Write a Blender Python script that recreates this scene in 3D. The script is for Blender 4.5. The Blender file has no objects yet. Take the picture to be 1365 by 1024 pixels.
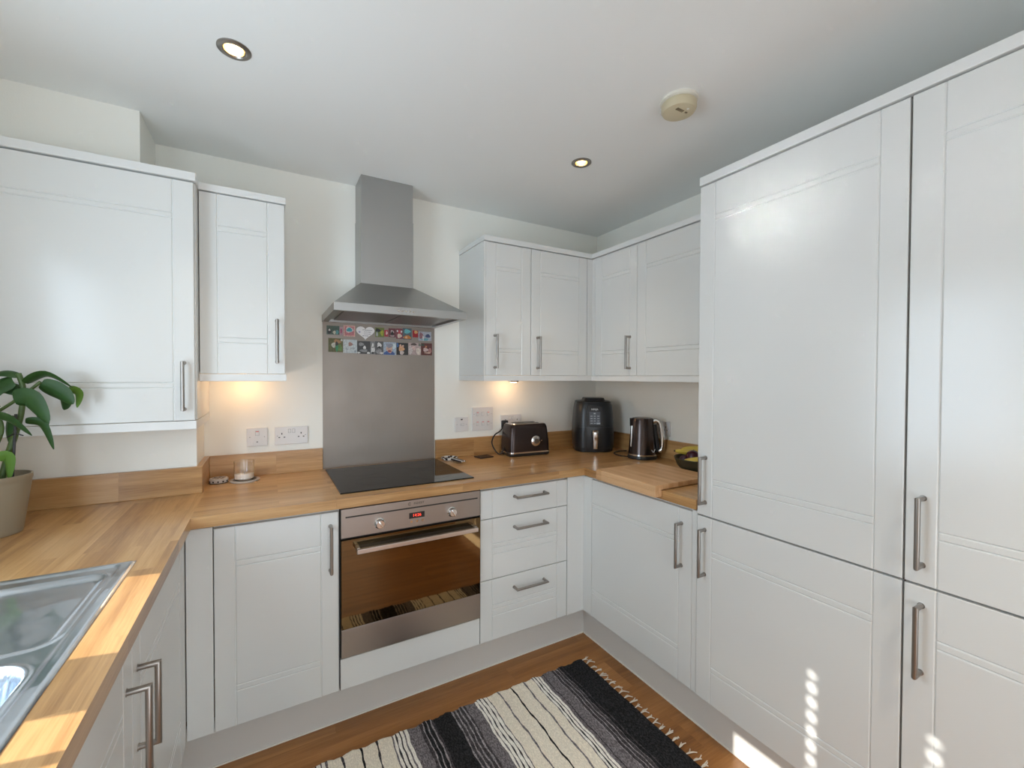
import bpy, bmesh, math, random
from mathutils import Vector, Matrix
R = math.radians
rnd = random.Random(7)
sc = bpy.context.scene
COL = sc.collection

# ------------------------------------------------------------------ camera
cam_d = bpy.data.cameras.new('camera'); cam = bpy.data.objects.new('camera', cam_d); COL.objects.link(cam)
YAW, PITCH, ROLL, F = 0.5161, -0.0163, 0.0035, 575.02
fw = Vector((math.sin(YAW)*math.cos(PITCH), math.cos(YAW)*math.cos(PITCH), math.sin(PITCH)))
rt = Vector((math.cos(YAW), -math.sin(YAW), 0)); up = rt.cross(fw)
r2 = rt*math.cos(ROLL) + up*math.sin(ROLL); u2 = -rt*math.sin(ROLL) + up*math.cos(ROLL)
m = Matrix((r2, u2, -fw)).transposed().to_4x4(); m.translation = Vector((-0.2408, -2.3753, 1.3925))
cam.matrix_world = m
cam_d.sensor_fit = 'HORIZONTAL'; cam_d.sensor_width = 36.0; cam_d.lens = F/1365*36.0; cam_d.clip_start = 0.02
sc.camera = cam

# ------------------------------------------------------------------ world, daylight, exposure
w = bpy.data.worlds.new('world'); sc.world = w; w.use_nodes = True
bg = w.node_tree.nodes['Background']; bg.inputs[0].default_value = (0.62, 0.80, 1.0, 1); bg.inputs[1].default_value = 1.3
SUN_DIR = Vector((1, -0.20, -0.535))
sd = bpy.data.lights.new('sun', 'SUN'); sd.energy = 9.0; sd.angle = R(0.55); sd.color = (1.0, 0.96, 0.88)
so = bpy.data.objects.new('sun', sd); COL.objects.link(so); so.location = (-6, 1, 5)
so.rotation_euler = SUN_DIR.to_track_quat('-Z', 'Y').to_euler()
def area(name, loc, direction, sx, sy, energy, color):
    d = bpy.data.lights.new(name, 'AREA'); d.shape = 'RECTANGLE'; d.size = sx; d.size_y = sy; d.energy = energy; d.color = color
    o = bpy.data.objects.new(name, d); COL.objects.link(o); o.location = loc
    o.rotation_euler = Vector(direction).to_track_quat('-Z', 'Y').to_euler()
    return o
# daylight at the sink window, added fill at an added door behind the camera
area('daylight_sink_window', (-1.03, -1.40, 1.42), (1, 0.0, 0.10), 0.65, 1.0, 9.5, (0.70, 0.86, 1.0))
area('added_rear_fill', (0.1, -3.95, 0.98), (0, 1, -0.12), 1.6, 1.6, 10, (1.0, 0.965, 0.90))
sc.view_settings.view_transform = 'Standard'; sc.view_settings.look = 'None'
sc.view_settings.gamma = 1.0; sc.view_settings.use_curve_mapping = False
sc.view_settings.exposure = 0.45
sc.cycles.use_denoising = True
sc.cycles.max_bounces = 10; sc.cycles.diffuse_bounces = 6; sc.cycles.glossy_bounces = 5
sc.cycles.sample_clamp_indirect = 0.0; sc.cycles.blur_glossy = 0.05; sc.cycles.caustics_reflective = True

# ------------------------------------------------------------------ materials
def new_mat(name):
    mt = bpy.data.materials.new(name); mt.use_nodes = True
    return mt, mt.node_tree.nodes, mt.node_tree.links, mt.node_tree.nodes['Principled BSDF']
def simple(name, col, rough=0.5, metal=0.0, coat=0.0, bump=0.0, bscale=200.0, spec=0.5, vary=0.0):
    mt, N, L, b = new_mat(name)
    b.inputs['Base Color'].default_value = (*col, 1); b.inputs['Roughness'].default_value = rough
    b.inputs['Metallic'].default_value = metal; b.inputs['Coat Weight'].default_value = coat
    b.inputs['Coat Roughness'].default_value = 0.08
    b.inputs['Specular IOR Level'].default_value = spec
    if bump or vary:
        tc = N.new('ShaderNodeTexCoord'); n = N.new('ShaderNodeTexNoise'); n.inputs['Scale'].default_value = bscale
        L.new(tc.outputs['Object'], n.inputs['Vector'])
        if bump:
            bp = N.new('ShaderNodeBump'); bp.inputs['Strength'].default_value = bump; bp.inputs['Distance'].default_value = 0.002
            L.new(n.outputs['Fac'], bp.inputs['Height']); L.new(bp.outputs['Normal'], b.inputs['Normal'])
        if vary:
            mx = N.new('ShaderNodeMix'); mx.data_type = 'RGBA'
            mx.inputs[6].default_value = (*[c*(1-vary) for c in col], 1); mx.inputs[7].default_value = (*[min(1, c*(1+vary)) for c in col], 1)
            L.new(n.outputs['Fac'], mx.inputs[0]); L.new(mx.outputs[2], b.inputs['Base Color'])
    return mt
def emit(name, col, s):
    mt, N, L, b = new_mat(name)
    b.inputs['Base Color'].default_value = (*col, 1); b.inputs['Emission Color'].default_value = (*col, 1); b.inputs['Emission Strength'].default_value = s
    return mt
def wood(name, c1, c2, c3, axis='X', stave=(0.55, 0.085), rough=0.3, coat=0.2, gscale=1.0, contrast=0.24):
    """staves running along axis, each of its own tone, with long grain"""
    mt, N, L, b = new_mat(name)
    tc = N.new('ShaderNodeTexCoord'); mp = N.new('ShaderNodeMapping'); L.new(tc.outputs['Object'], mp.inputs['Vector'])
    if axis == 'Y': mp.inputs['Rotation'].default_value = (0, 0, R(90))
    mp.inputs['Location'].default_value = (0.013, 0.0235, 0.0)
    br = N.new('ShaderNodeTexBrick'); br.inputs['Scale'].default_value = 1.0; br.offset = 0.37
    br.inputs['Brick Width'].default_value = stave[0]; br.inputs['Row Height'].default_value = stave[1]
    br.inputs['Mortar Size'].default_value = 0.0006; br.inputs['Bias'].default_value = 0.0
    br.inputs['Color1'].default_value = (0, 0, 0, 1); br.inputs['Color2'].default_value = (1, 1, 1, 1); br.inputs['Mortar'].default_value = (0.35, 0.35, 0.35, 1)
    L.new(mp.outputs['Vector'], br.inputs['Vector'])
    # grain: stretched noise, shifted per stave
    ad = N.new('ShaderNodeVectorMath'); ad.operation = 'ADD'; L.new(mp.outputs['Vector'], ad.inputs[0])
    sc_ = N.new('ShaderNodeVectorMath'); sc_.operation = 'SCALE'; sc_.inputs['Scale'].default_value = 3.7; L.new(br.outputs['Color'], sc_.inputs[0]); L.new(sc_.outputs[0], ad.inputs[1])
    m2 = N.new('ShaderNodeMapping'); m2.inputs['Scale'].default_value = (1.6*gscale, 26*gscale, 26*gscale); L.new(ad.outputs[0], m2.inputs['Vector'])
    n1 = N.new('ShaderNodeTexNoise'); n1.inputs['Scale'].default_value = 1.0; n1.inputs['Detail'].default_value = 5; n1.inputs['Distortion'].default_value = 0.7; L.new(m2.outputs[0], n1.inputs['Vector'])
    m3 = N.new('ShaderNodeMapping'); m3.inputs['Scale'].default_value = (14*gscale, 330*gscale, 330*gscale); L.new(ad.outputs[0], m3.inputs['Vector'])
    n2 = N.new('ShaderNodeTexNoise'); n2.inputs['Scale'].default_value = 1.0; n2.inputs['Detail'].default_value = 2; L.new(m3.outputs[0], n2.inputs['Vector'])
    r1 = N.new('ShaderNodeValToRGB'); e = r1.color_ramp.elements; e[0].position = 0.25; e[0].color = (*c1, 1); e[1].position = 0.75; e[1].color = (*c3, 1)
    mid = e.new(0.5); mid.color = (*c2, 1)
    a1 = N.new('ShaderNodeMath'); a1.operation = 'MULTIPLY_ADD'; a1.inputs[1].default_value = contrast; L.new(br.outputs['Color'], a1.inputs[0])
    a2 = N.new('ShaderNodeMath'); a2.operation = 'MULTIPLY_ADD'; a2.inputs[1].default_value = 0.70; a2.inputs[2].default_value = 0.5-0.35-contrast/2-0.15; L.new(n1.outputs['Fac'], a2.inputs[0]); L.new(a2.outputs[0], a1.inputs[2])
    a3 = N.new('ShaderNodeMath'); a3.operation = 'MULTIPLY_ADD'; a3.inputs[1].default_value = 0.30; L.new(n2.outputs['Fac'], a3.inputs[0]); L.new(a1.outputs[0], a3.inputs[2])
    L.new(a3.outputs[0], r1.inputs['Fac']); L.new(r1.outputs['Color'], b.inputs['Base Color'])
    b.inputs['Roughness'].default_value = rough; b.inputs['Coat Weight'].default_value = coat; b.inputs['Coat Roughness'].default_value = 0.12
    bp = N.new('ShaderNodeBump'); bp.inputs['Strength'].default_value = 0.12; bp.inputs['Distance'].default_value = 0.001
    L.new(n2.outputs['Fac'], bp.inputs['Height']); L.new(bp.outputs['Normal'], b.inputs['Normal'])
    return mt
def brushed(name, col, rough, axis=(1, 1, 60), strength=0.25):
    mt, N, L, b = new_mat(name)
    b.inputs['Base Color'].default_value = (*col, 1); b.inputs['Metallic'].default_value = 1.0
    tc = N.new('ShaderNodeTexCoord'); mp = N.new('ShaderNodeMapping'); mp.inputs['Scale'].default_value = [a*12 for a in axis]
    L.new(tc.outputs['Object'], mp.inputs['Vector'])
    n = N.new('ShaderNodeTexNoise'); n.inputs['Scale'].default_value = 1.0; n.inputs['Detail'].default_value = 4; L.new(mp.outputs[0], n.inputs['Vector'])
    n2 = N.new('ShaderNodeTexNoise'); n2.inputs['Scale'].default_value = 5.0; n2.inputs['Detail'].default_value = 3; L.new(tc.outputs['Object'], n2.inputs['Vector'])
    ad = N.new('ShaderNodeMath'); ad.operation = 'MULTIPLY_ADD'; ad.inputs[1].default_value = strength*0.5; ad.inputs[2].default_value = rough-strength*0.35; L.new(n.outputs['Fac'], ad.inputs[0])
    ad2 = N.new('ShaderNodeMath'); ad2.operation = 'MULTIPLY_ADD'; ad2.inputs[1].default_value = strength*0.5; L.new(n2.outputs['Fac'], ad2.inputs[0]); L.new(ad.outputs[0], ad2.inputs[2])
    L.new(ad2.outputs[0], b.inputs['Roughness'])
    bp = N.new('ShaderNodeBump'); bp.inputs['Strength'].default_value = 0.05; bp.inputs['Distance'].default_value = 0.0005
    L.new(n.outputs['Fac'], bp.inputs['Height']); L.new(bp.outputs['Normal'], b.inputs['Normal'])
    return mt
def glass(name, col=(1, 1, 1), rough=0.0):
    mt, N, L, b = new_mat(name)
    b.inputs['Base Color'].default_value = (*col, 1); b.inputs['Roughness'].default_value = rough
    b.inputs['Transmission Weight'].default_value = 1.0; b.inputs['IOR'].default_value = 1.45
    return mt
M = {}
M['wall'] = simple('wall_paint', (0.87, 0.86, 0.80), 0.55, bump=0.15, bscale=260)
M['ceiling'] = simple('ceiling_paint', (0.82, 0.83, 0.81), 0.7, bump=0.1, bscale=300)
M['door'] = simple('white_satin_lacquer', (0.71, 0.72, 0.705), 0.20, bump=0.03, bscale=340, coat=0.0)
M['carcass'] = simple('white_carcass', (0.71, 0.72, 0.705), 0.35)
M['cornice'] = simple('white_cornice', (0.74, 0.75, 0.74), 0.35)
M['plinth'] = simple('white_plinth', (0.64, 0.63, 0.60), 0.3)
M['gapseal'] = simple('pale_seal', (0.78, 0.76, 0.70), 0.5)
M['steel'] = brushed('brushed_steel', (0.43, 0.42, 0.41), 0.36, (60, 1, 1))
M['hoodsteel'] = brushed('hood_steel', (0.44, 0.44, 0.43), 0.36, (1, 60, 60), 0.2)
M['splash'] = brushed('splashback_steel', (0.30, 0.265, 0.235), 0.42, (60, 1, 1), 0.42)
M['ovensteel'] = brushed('oven_steel', (0.36, 0.315, 0.285), 0.33, (1, 1, 60), 0.2)
M['handle'] = brushed('satin_nickel', (0.35, 0.325, 0.30), 0.30, (30, 30, 2), 0.1)
M['sink'] = brushed('sink_steel', (0.66, 0.70, 0.74), 0.15, (8, 8, 8), 0.12)
def sink_steel():
    mt = brushed('scratched_sink_steel', (0.66, 0.70, 0.74), 0.09, (8, 8, 8), 0.08); N, L = mt.node_tree.nodes, mt.node_tree.links
    b = N['Principled BSDF']; tc = N.new('ShaderNodeTexCoord')
    n = N.new('ShaderNodeTexNoise'); n.inputs['Scale'].default_value = 7; n.inputs['Detail'].default_value = 1.5; L.new(tc.outputs['Object'], n.inputs['Vector'])
    v = N.new('ShaderNodeTexVoronoi'); v.feature = 'DISTANCE_TO_EDGE'; v.inputs['Scale'].default_value = 70; L.new(tc.outputs['Object'], v.inputs['Vector'])
    b1 = N.new('ShaderNodeBump'); b1.inputs['Strength'].default_value = 0.35; b1.inputs['Distance'].default_value = 0.013; L.new(n.outputs['Fac'], b1.inputs['Height'])
    b2 = N.new('ShaderNodeBump'); b2.inputs['Strength'].default_value = 0.12; b2.inputs['Distance'].default_value = 0.0006; L.new(v.outputs['Distance'], b2.inputs['Height']); L.new(b1.outputs['Normal'], b2.inputs['Normal'])
    L.new(b2.outputs['Normal'], b.inputs['Normal']); 
    g = N.new('ShaderNodeBsdfGlossy'); g.inputs['Color'].default_value = (0.62, 0.70, 0.80, 1); g.inputs['Roughness'].default_value = 0.42; L.new(b2.outputs['Normal'], g.inputs['Normal'])
    mx = N.new('ShaderNodeMixShader'); mx.inputs[0].default_value = 0.28; L.new(b.outputs[0], mx.inputs[1]); L.new(g.outputs[0], mx.inputs[2]); L.new(mx.outputs[0], N['Material Output'].inputs[0]); return mt
M['sink'] = sink_steel()
M['chrome'] = simple('chrome', (0.75, 0.75, 0.75), 0.12, metal=1)
M['black'] = simple('black_plastic', (0.012, 0.012, 0.013), 0.35)
M['gap'] = simple('dark_gap', (0.02, 0.018, 0.016), 0.6)
M['seam'] = simple('brown_carcass_edge', (0.10, 0.055, 0.04), 0.6)
M['hob'] = simple('hob_glass', (0.006, 0.006, 0.006), 0.04, spec=0.3)
M['ovenglass'] = simple('bronze_mirror_glass', (0.17, 0.115, 0.058), 0.03, metal=1)
M['floor'] = wood('floor_boards', (0.17, 0.066, 0.016), (0.31, 0.130, 0.034), (0.46, 0.215, 0.065), 'X', (1.2, 0.19), 0.35, 0.05, 0.8, 0.18)
M['topX'] = wood('oak_worktop', (0.29, 0.137, 0.045), (0.49, 0.272, 0.106), (0.63, 0.39, 0.18), 'X', (0.52, 0.046), 0.28, 0.25)
M['topY'] = wood('oak_worktop_across', (0.29, 0.137, 0.045), (0.49, 0.272, 0.106), (0.63, 0.39, 0.18), 'Y', (0.52, 0.046), 0.28, 0.25)
M['bamboo'] = wood('bamboo', (0.50, 0.27, 0.12), (0.60, 0.35, 0.17), (0.70, 0.44, 0.24), 'Y', (0.4, 0.03), 0.45, 0.0)
M['switch'] = simple('white_switch_plastic', (0.72, 0.70, 0.69), 0.3)
M['red'] = simple('red_mark', (0.7, 0.03, 0.03), 0.4)
M['lampglow'] = emit('warm_lamp_glow', (1.0, 0.80, 0.50), 14)
M['lampcup'] = simple('gold_reflector', (0.95, 0.75, 0.40), 0.2, metal=1)
M['smoke'] = simple('yellowed_plastic', (0.56, 0.49, 0.33), 0.45)
M['smoketop'] = simple('pale_plastic', (0.72, 0.70, 0.62), 0.45)
M['frame'] = simple('white_window_frame', (0.80, 0.80, 0.80), 0.3)
M['blind'] = simple('white_blind_slat', (0.85, 0.85, 0.83), 0.35)
M['glass'] = glass('clear_glass')

# ------------------------------------------------------------------ object helpers
def tag(o, label=None, cat=None, group=None, kind=None):
    if label: o['label'] = label
    if cat: o['category'] = cat
    if group: o['group'] = group
    if kind: o['kind'] = kind
    return o
def thing(name, label, cat, loc=(0, 0, 0), rz=0.0, group=None):
    o = bpy.data.objects.new(name, None); COL.objects.link(o); o.location = loc; o.rotation_euler = (0, 0, rz); o.empty_display_size = 0.05
    return tag(o, label, cat, group)
def rootloc(p):
    v = Vector((0, 0, 0))
    while p: v += p.location; p = p.parent
    return v
def obj(name, bm, mats, parent=None, label=None, smooth=None, world=False):
    """link bm as one mesh; world=True means bm is in world coordinates"""
    if world and parent: bmesh.ops.translate(bm, verts=bm.verts, vec=-rootloc(parent))
    me = bpy.data.meshes.new(name); bm.normal_update(); bm.to_mesh(me); bm.free()
    if not isinstance(mats, (list, tuple)): mats = [mats]
    for mt in mats: me.materials.append(mt)
    o = bpy.data.objects.new(name, me); COL.objects.link(o); o.parent = parent
    if label: o['label'] = label
    if smooth is not None:
        for p in me.polygons: p.use_smooth = True
        try: me.set_sharp_from_angle(angle=R(smooth))
        except Exception: pass
    return o
def copy_tree(root, **kw):
    c = root.copy(); COL.objects.link(c)
    for ch in list(root.children):
        d = copy_tree(ch); d.parent = c
    for k, v in kw.items(): c[k] = v
    return c
def box(bm, x0, x1, y0, y1, z0, z1, mi=0, bev=0.0):
    b2 = bmesh.new() if bev else bm
    v = [b2.verts.new((x, y, z)) for x in (x0, x1) for y in (y0, y1) for z in (z0, z1)]
    fs = []
    for idx in ((0, 1, 3, 2), (4, 6, 7, 5), (0, 4, 5, 1), (2, 3, 7, 6), (0, 2, 6, 4), (1, 5, 7, 3)):
        f = b2.faces.new([v[i] for i in idx]); f.material_index = mi; fs.append(f)
    if bev:
        bmesh.ops.bevel(b2, geom=b2.edges[:], offset=bev, segments=2, profile=0.5, affect='EDGES')
        merge(bm, b2, mi)
    return bm
def merge(bm, b2, mi=None):
    vm = {}
    for v in b2.verts: vm[v] = bm.verts.new(v.co)
    for f in b2.faces:
        try: g = bm.faces.new([vm[v] for v in f.verts])
        except ValueError: continue
        g.material_index = f.material_index if mi is None else mi
    b2.free()
def B(*a, **k): return box(bmesh.new(), *a, **k)
def lathe(bm, prof, cx=0, cy=0, cz=0, n=32, mi=0, sx=1, sy=1, M4=None):
    """profile [(r,z)...] revolved about z; closed at r=0 ends"""
    rings = []
    for r, z in prof:
        if r < 1e-6: rings.append([bm.verts.new((cx, cy, cz+z))])
        else: rings.append([bm.verts.new((cx+r*sx*math.cos(2*math.pi*i/n), cy+r*sy*math.sin(2*math.pi*i/n), cz+z)) for i in range(n)])
    vs = [v for rg in rings for v in rg]
    for a, b in zip(rings, rings[1:]):
        if len(a) == 1 and len(b) == 1: continue
        for i in range(n):
            j = (i+1) % n
            if len(a) == 1: f = bm.faces.new((a[0], b[i], b[j]))
            elif len(b) == 1: f = bm.faces.new((a[i], a[j], b[0]))
            else: f = bm.faces.new((a[i], a[j], b[j], b[i]))
            f.material_index = mi
    if M4 is not None: bmesh.ops.transform(bm, matrix=M4, verts=vs)
    return bm
def tube(bm, pts, r, n=12, mi=0, caps=True, flat=1.0):
    """tube with mitred corners; r a number or a list"""
    P = [Vector(p) for p in pts]; rings = []
    t0 = (P[1]-P[0]).normalized(); ref = Vector((0, 0, 1)) if abs(t0.z) < 0.9 else Vector((1, 0, 0))
    s = t0.cross(ref).normalized()
    for i, p in enumerate(P):
        if i == 0: t = t0; k = 1; cut = t
        elif i == len(P)-1: t = (P[i]-P[i-1]).normalized(); k = 1; cut = t
        else:
            ta = (P[i]-P[i-1]).normalized(); tb = (P[i+1]-P[i]).normalized(); cut = (ta+tb).normalized(); t = ta
        s = (s - t*s.dot(t)).normalized(); q = t.cross(s)
        rr = r[i] if isinstance(r, (list, tuple)) else r
        ring = []
        for j in range(n):
            a = 2*math.pi*j/n; off = s*math.cos(a)*rr + q*math.sin(a)*rr*flat
            off = off - t*(off.dot(cut)/max(0.2, t.dot(cut)))   # slide along the tube on to the mitre plane
            ring.append(bm.verts.new(p+off))
        rings.append(ring)
        if 0 < i < len(P)-1:
            tb = (P[i+1]-P[i]).normalized(); s = (s - tb*s.dot(tb)).normalized() if abs(s.dot(tb)) < 0.98 else (t*-1)
            # keep the ring aligned: rotate s with the bend
            ax = ta.cross(tb)
            if ax.length > 1e-5:
                s0 = rings[-1][0].co - p; s0 = s0 - tb*s0.dot(tb)
                if s0.length > 1e-6: s = s0.normalized()
    for a, b in zip(rings, rings[1:]):
        for j in range(n):
            f = bm.faces.new((a[j], a[(j+1) % n], b[(j+1) % n], b[j])); f.material_index = mi
    if caps:
        f = bm.faces.new(rings[0][::-1]); f.material_index = mi
        f = bm.faces.new(rings[-1]); f.material_index = mi
    return bm
def smooth_pts(pts, k=6):
    """catmull-rom through pts"""
    P = [Vector(p) for p in pts]; out = []
    for i in range(len(P)-1):
        a = P[max(i-1, 0)]; b = P[i]; c = P[i+1]; d = P[min(i+2, len(P)-1)]
        for j in range(k):
            t = j/k
            out.append(0.5*((2*b)+(c-a)*t+(2*a-5*b+4*c-d)*t*t+(3*b-a-3*c+d)*t**3))
    out.append(P[-1]); return out
def plate(bm, ax, a0, a1, b0, b1, t0, t1, holes=()):
    """slab normal to axis ax with rectangular holes (a0,a1,b0,b1) in the other two axes"""
    A = sorted({a0, a1, *[h[0] for h in holes], *[h[1] for h in holes]}); Bc = sorted({b0, b1, *[h[2] for h in holes], *[h[3] for h in holes]})
    for i in range(len(A)-1):
        for j in range(len(Bc)-1):
            ca, cb = (A[i]+A[i+1])/2, (Bc[j]+Bc[j+1])/2
            if any(h[0] < ca < h[1] and h[2] < cb < h[3] for h in holes): continue
            if ax == 'x': box(bm, t0, t1, A[i], A[i+1], Bc[j], Bc[j+1])
            elif ax == 'y': box(bm, A[i], A[i+1], t0, t1, Bc[j], Bc[j+1])
            else: box(bm, A[i], A[i+1], Bc[j], Bc[j+1], t0, t1)
    return bm
def text_obj(name, s, size, mat, parent, loc, rot, depth=0.0006, label=None, align='CENTER'):
    cu = bpy.data.curves.new(name, 'FONT'); cu.body = s; cu.size = size; cu.extrude = depth; cu.align_x = align; cu.align_y = 'CENTER'; cu.resolution_u = 2
    t = bpy.data.objects.new(name, cu); COL.objects.link(t)
    dg = bpy.context.evaluated_depsgraph_get(); me = bpy.data.meshes.new_from_object(t.evaluated_get(dg))
    bpy.data.objects.remove(t); me.materials.clear(); me.materials.append(mat)
    me.transform(Matrix.Translation(loc) @ rot.to_4x4())
    o = bpy.data.objects.new(name, me); COL.objects.link(o); o.parent = parent
    if label: o['label'] = label
    return o
def fac(f):
    """frame of a front: f = '-y' faces the camera (u along +x), '-x' faces left (u along -y, from its far end), '+x' faces right"""
    if f == '-y': return Matrix(((1, 0, 0), (0, 1, 0), (0, 0, 1)))          # u->x, n(out)->-y
    if f == '-x': return Matrix(((0, 1, 0), (-1, 0, 0), (0, 0, 1)))         # u->-y, out->-x
    if f == '+x': return Matrix(((0, -1, 0), (1, 0, 0), (0, 0, 1)))         # u->+y, out->+x

# door front: local u 0..W, depth d (0 = front face plane, positive = into the cabinet), z 0..H
def door_bm(W, H, T=0.018, vl=(0.062,), vr=(0.062,), hs=(0.122, 0.142), hz=None, gw=0.0032, gd=0.0032):
    bm = bmesh.new(); e = 0.0016
    vg = [v for v in vl] + [W-v for v in vr]
    hg = hz if hz is not None else [H-h for h in hs] + [h for h in hs]
    us = sorted({0, e, W-e, W, *[g+k for g in vg for k in (-gw, 0, gw)]}); zs = sorted({0, e, H-e, H, *[g+k for g in hg for k in (-gw, 0, gw)]})
    lo = min(vg) if vl else 0; hi = max(vg) if vr else W
    def dep(u, z):
        d = 0.0
        if u in (0, W) or z in (0, H): d = e
        if any(abs(u-g) < 1e-7 for g in vg): d = max(d, gd)
        if any(abs(z-g) < 1e-7 for g in hg) and lo-1e-6 <= u <= hi+1e-6: d = max(d, gd)
        return d
    G = [[bm.verts.new((u, dep(u, z), z)) for z in zs] for u in us]
    nu, nz = len(us), len(zs)
    for i in range(nu-1):
        for j in range(nz-1):
            bm.faces.new((G[i][j], G[i+1][j], G[i+1][j+1], G[i][j+1]))
    # rim and back
    ring = [G[i][0] for i in range(nu)] + [G[nu-1][j] for j in range(1, nz)] + [G[i][nz-1] for i in range(nu-2, -1, -1)] + [G[0][j] for j in range(nz-2, 0, -1)]
    back = [bm.verts.new((v.co.x, T, v.co.z)) for v in ring]
    for k in range(len(ring)):
        l = (k+1) % len(ring); bm.faces.new((ring[l], ring[k], back[k], back[l]))
    bm.faces.new(back)
    bmesh.ops.recalc_face_normals(bm, faces=bm.faces[:])
    return bm
def place(bm, f, org):
    bmesh.ops.transform(bm, matrix=Matrix.Translation(org) @ fac(f).to_4x4(), verts=bm.verts); return bm
def handle_bm(L=0.182, proj=0.034, r=0.0062, vertical=True):
    """bow handle of round bar with mitred corners; centre at origin, standing off towards -y"""
    a = L/2-r
    pts = [(0, 0, -a), (0, -proj, -a), (0, -proj, a), (0, 0, a)]
    if not vertical: pts = [(-a, 0, 0), (-a, -proj, 0), (a, -proj, 0), (a, 0, 0)]
    bm = tube(bmesh.new(), pts, r, 14)
    for p in (pts[0], pts[3]):
        M4 = Matrix.Translation(p) @ Matrix.Rotation(R(90), 4, 'X')
        lathe(bm, [(0, 0.0), (r*1.25, 0.0), (r*1.25, 0.0015), (0, 0.0015)], n=14, M4=M4)
    return bm
def door(parent, name, f, org, W, H, hd=None, horizontal=False, label=None, **kw):
    """door or drawer front as a part, handle its sub-part. org = lower left corner of the front face seen from outside (world). hd=(u,z) of handle centre"""
    d = obj(name, place(door_bm(W, H, **kw), f, org), M['door'], parent, label, world=True)
    if hd:
        p = Vector(org) + fac(f) @ Vector((hd[0], 0, hd[1]))
        hb = handle_bm(vertical=not horizontal)
        obj('handle', place(hb, f, p), M['handle'], d, 'brushed nickel bow handle', smooth=40, world=True)
    return d

# ------------------------------------------------------------------ room
XR_, CEIL, XLW, YB = 1.795, 2.385, -1.085, -4.05
LT = [(-0.3236, -0.8026), (1.028, -0.7823), (-0.32, -2.75), (0.75, -2.75)]  # last two are added lamps, unseen behind the camera
def st(name, bm, mat, label=None): return tag(obj(name, bm, mat), label, kind='structure')
st('floor', B(XLW-0.15, XR_+0.15, YB-0.15, 0.15, -0.1, 0.0), M['floor'])
st('ceiling', plate(bmesh.new(), 'z', XLW-0.15, XR_+0.15, YB-0.15, 0.15, CEIL, CEIL+0.15, [(x-0.031, x+0.031, y-0.031, y+0.031) for x, y in LT]), M['ceiling'])
st('wall_back', B(XLW-0.15, XR_+0.15, 0.0, 0.15, 0, CEIL), M['wall'])
st('wall_right', B(XR_, XR_+0.15, YB, 0.0, 0, CEIL), M['wall'])
WIN = (-1.98, -0.876, 1.06, 1.835)       # y0,y1,z0,z1 of the sink window
st('wall_left', plate(bmesh.new(), 'x', YB, 0.0, 0, CEIL, XLW-0.15, XLW, [WIN]), M['wall'])
DOORH = (-0.75, 0.95, 0.0, 2.12)  # opening for an added garden door, put in as a light source
st('wall_rear', plate(bmesh.new(), 'y', XLW, XR_, 0, CEIL, YB-0.15, YB, [DOORH]), M['wall'])
# boxed-in corner left: low box behind the worktop, slimmer box above the wall cupboard
bm = B(XLW, -0.4895, -0.2404, 0.0, 0.0, 1.188); box(bm, XLW, -0.6525, -0.262, 0.0, 1.188, CEIL)
st('wall_corner', bm, M['wall'])
# windows
bm = bmesh.new(); y0, y1, z0, z1 = WIN; xa, xb = XLW-0.125, XLW-0.075
for a in ((y0, y0+0.05, z0, z1), (y1-0.05, y1, z0, z1), (y0+0.05, y1-0.05, z0, z0+0.055), (y0+0.05, y1-0.05, z1-0.055, z1), (-1.412, -1.272, z0+0.055, z1-0.055)):
    box(bm, xa, xb, *a, bev=0.004)
wf = st('window_1', bm, M['frame'])
bm = B(xa+0.02, xa+0.024, y0+0.05, -1.412, z0+0.055, z1-0.055); box(bm, xa+0.02, xa+0.024, -1.272, y1-0.05, z0+0.055, z1-0.055)
# thin panes let the sun through without caustics: a plain see-through sheet with a faint shine
def pane_mat():
    mt = bpy.data.materials.new('window_pane'); mt.use_nodes = True; N = mt.node_tree.nodes; L = mt.node_tree.links; N.clear()
    o = N.new('ShaderNodeOutputMaterial'); t = N.new('ShaderNodeBsdfTransparent'); g = N.new('ShaderNodeBsdfGlossy'); g.inputs['Roughness'].default_value = 0.02
    mx = N.new('ShaderNodeMixShader'); mx.inputs[0].default_value = 0.06; L.new(t.outputs[0], mx.inputs[1]); L.new(g.outputs[0], mx.inputs[2]); L.new(mx.outputs[0], o.inputs[0]); return mt
M['pane'] = pane_mat()
obj('window_pane', bm, M['pane'], wf)
obj('window_sill', B(XLW-0.075, XLW+0.012, y0, y1, z0-0.02, z0+0.001, bev=0.004), M['frame'], wf)
bm = bmesh.new(); x0, x1, z0, z1 = DOORH; ya, yb = YB-0.11, YB-0.05
for a in ((x0, x0+0.06, z0, z1), (x1-0.06, x1, z0, z1), (0.06, 0.16, z0, z1)): box(bm, a[0], a[1], ya, yb, a[2], a[3])
for zz in ((0, 0.10), (z1-0.06, z1)): box(bm, x0+0.06, 0.06, ya, yb, *zz); box(bm, 0.16, x1-0.06, ya, yb, *zz)
d1 = st('added_door', bm, M['frame'])  # added glazed door, unseen, lets extra daylight in from behind
bm = B(x0+0.06, 0.06, ya+0.02, ya+0.024, 0.10, z1-0.06); box(bm, 0.16, x1-0.06, ya+0.02, ya+0.024, 0.10, z1-0.06)
obj('added_door_pane', bm, M['pane'], d1)

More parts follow.
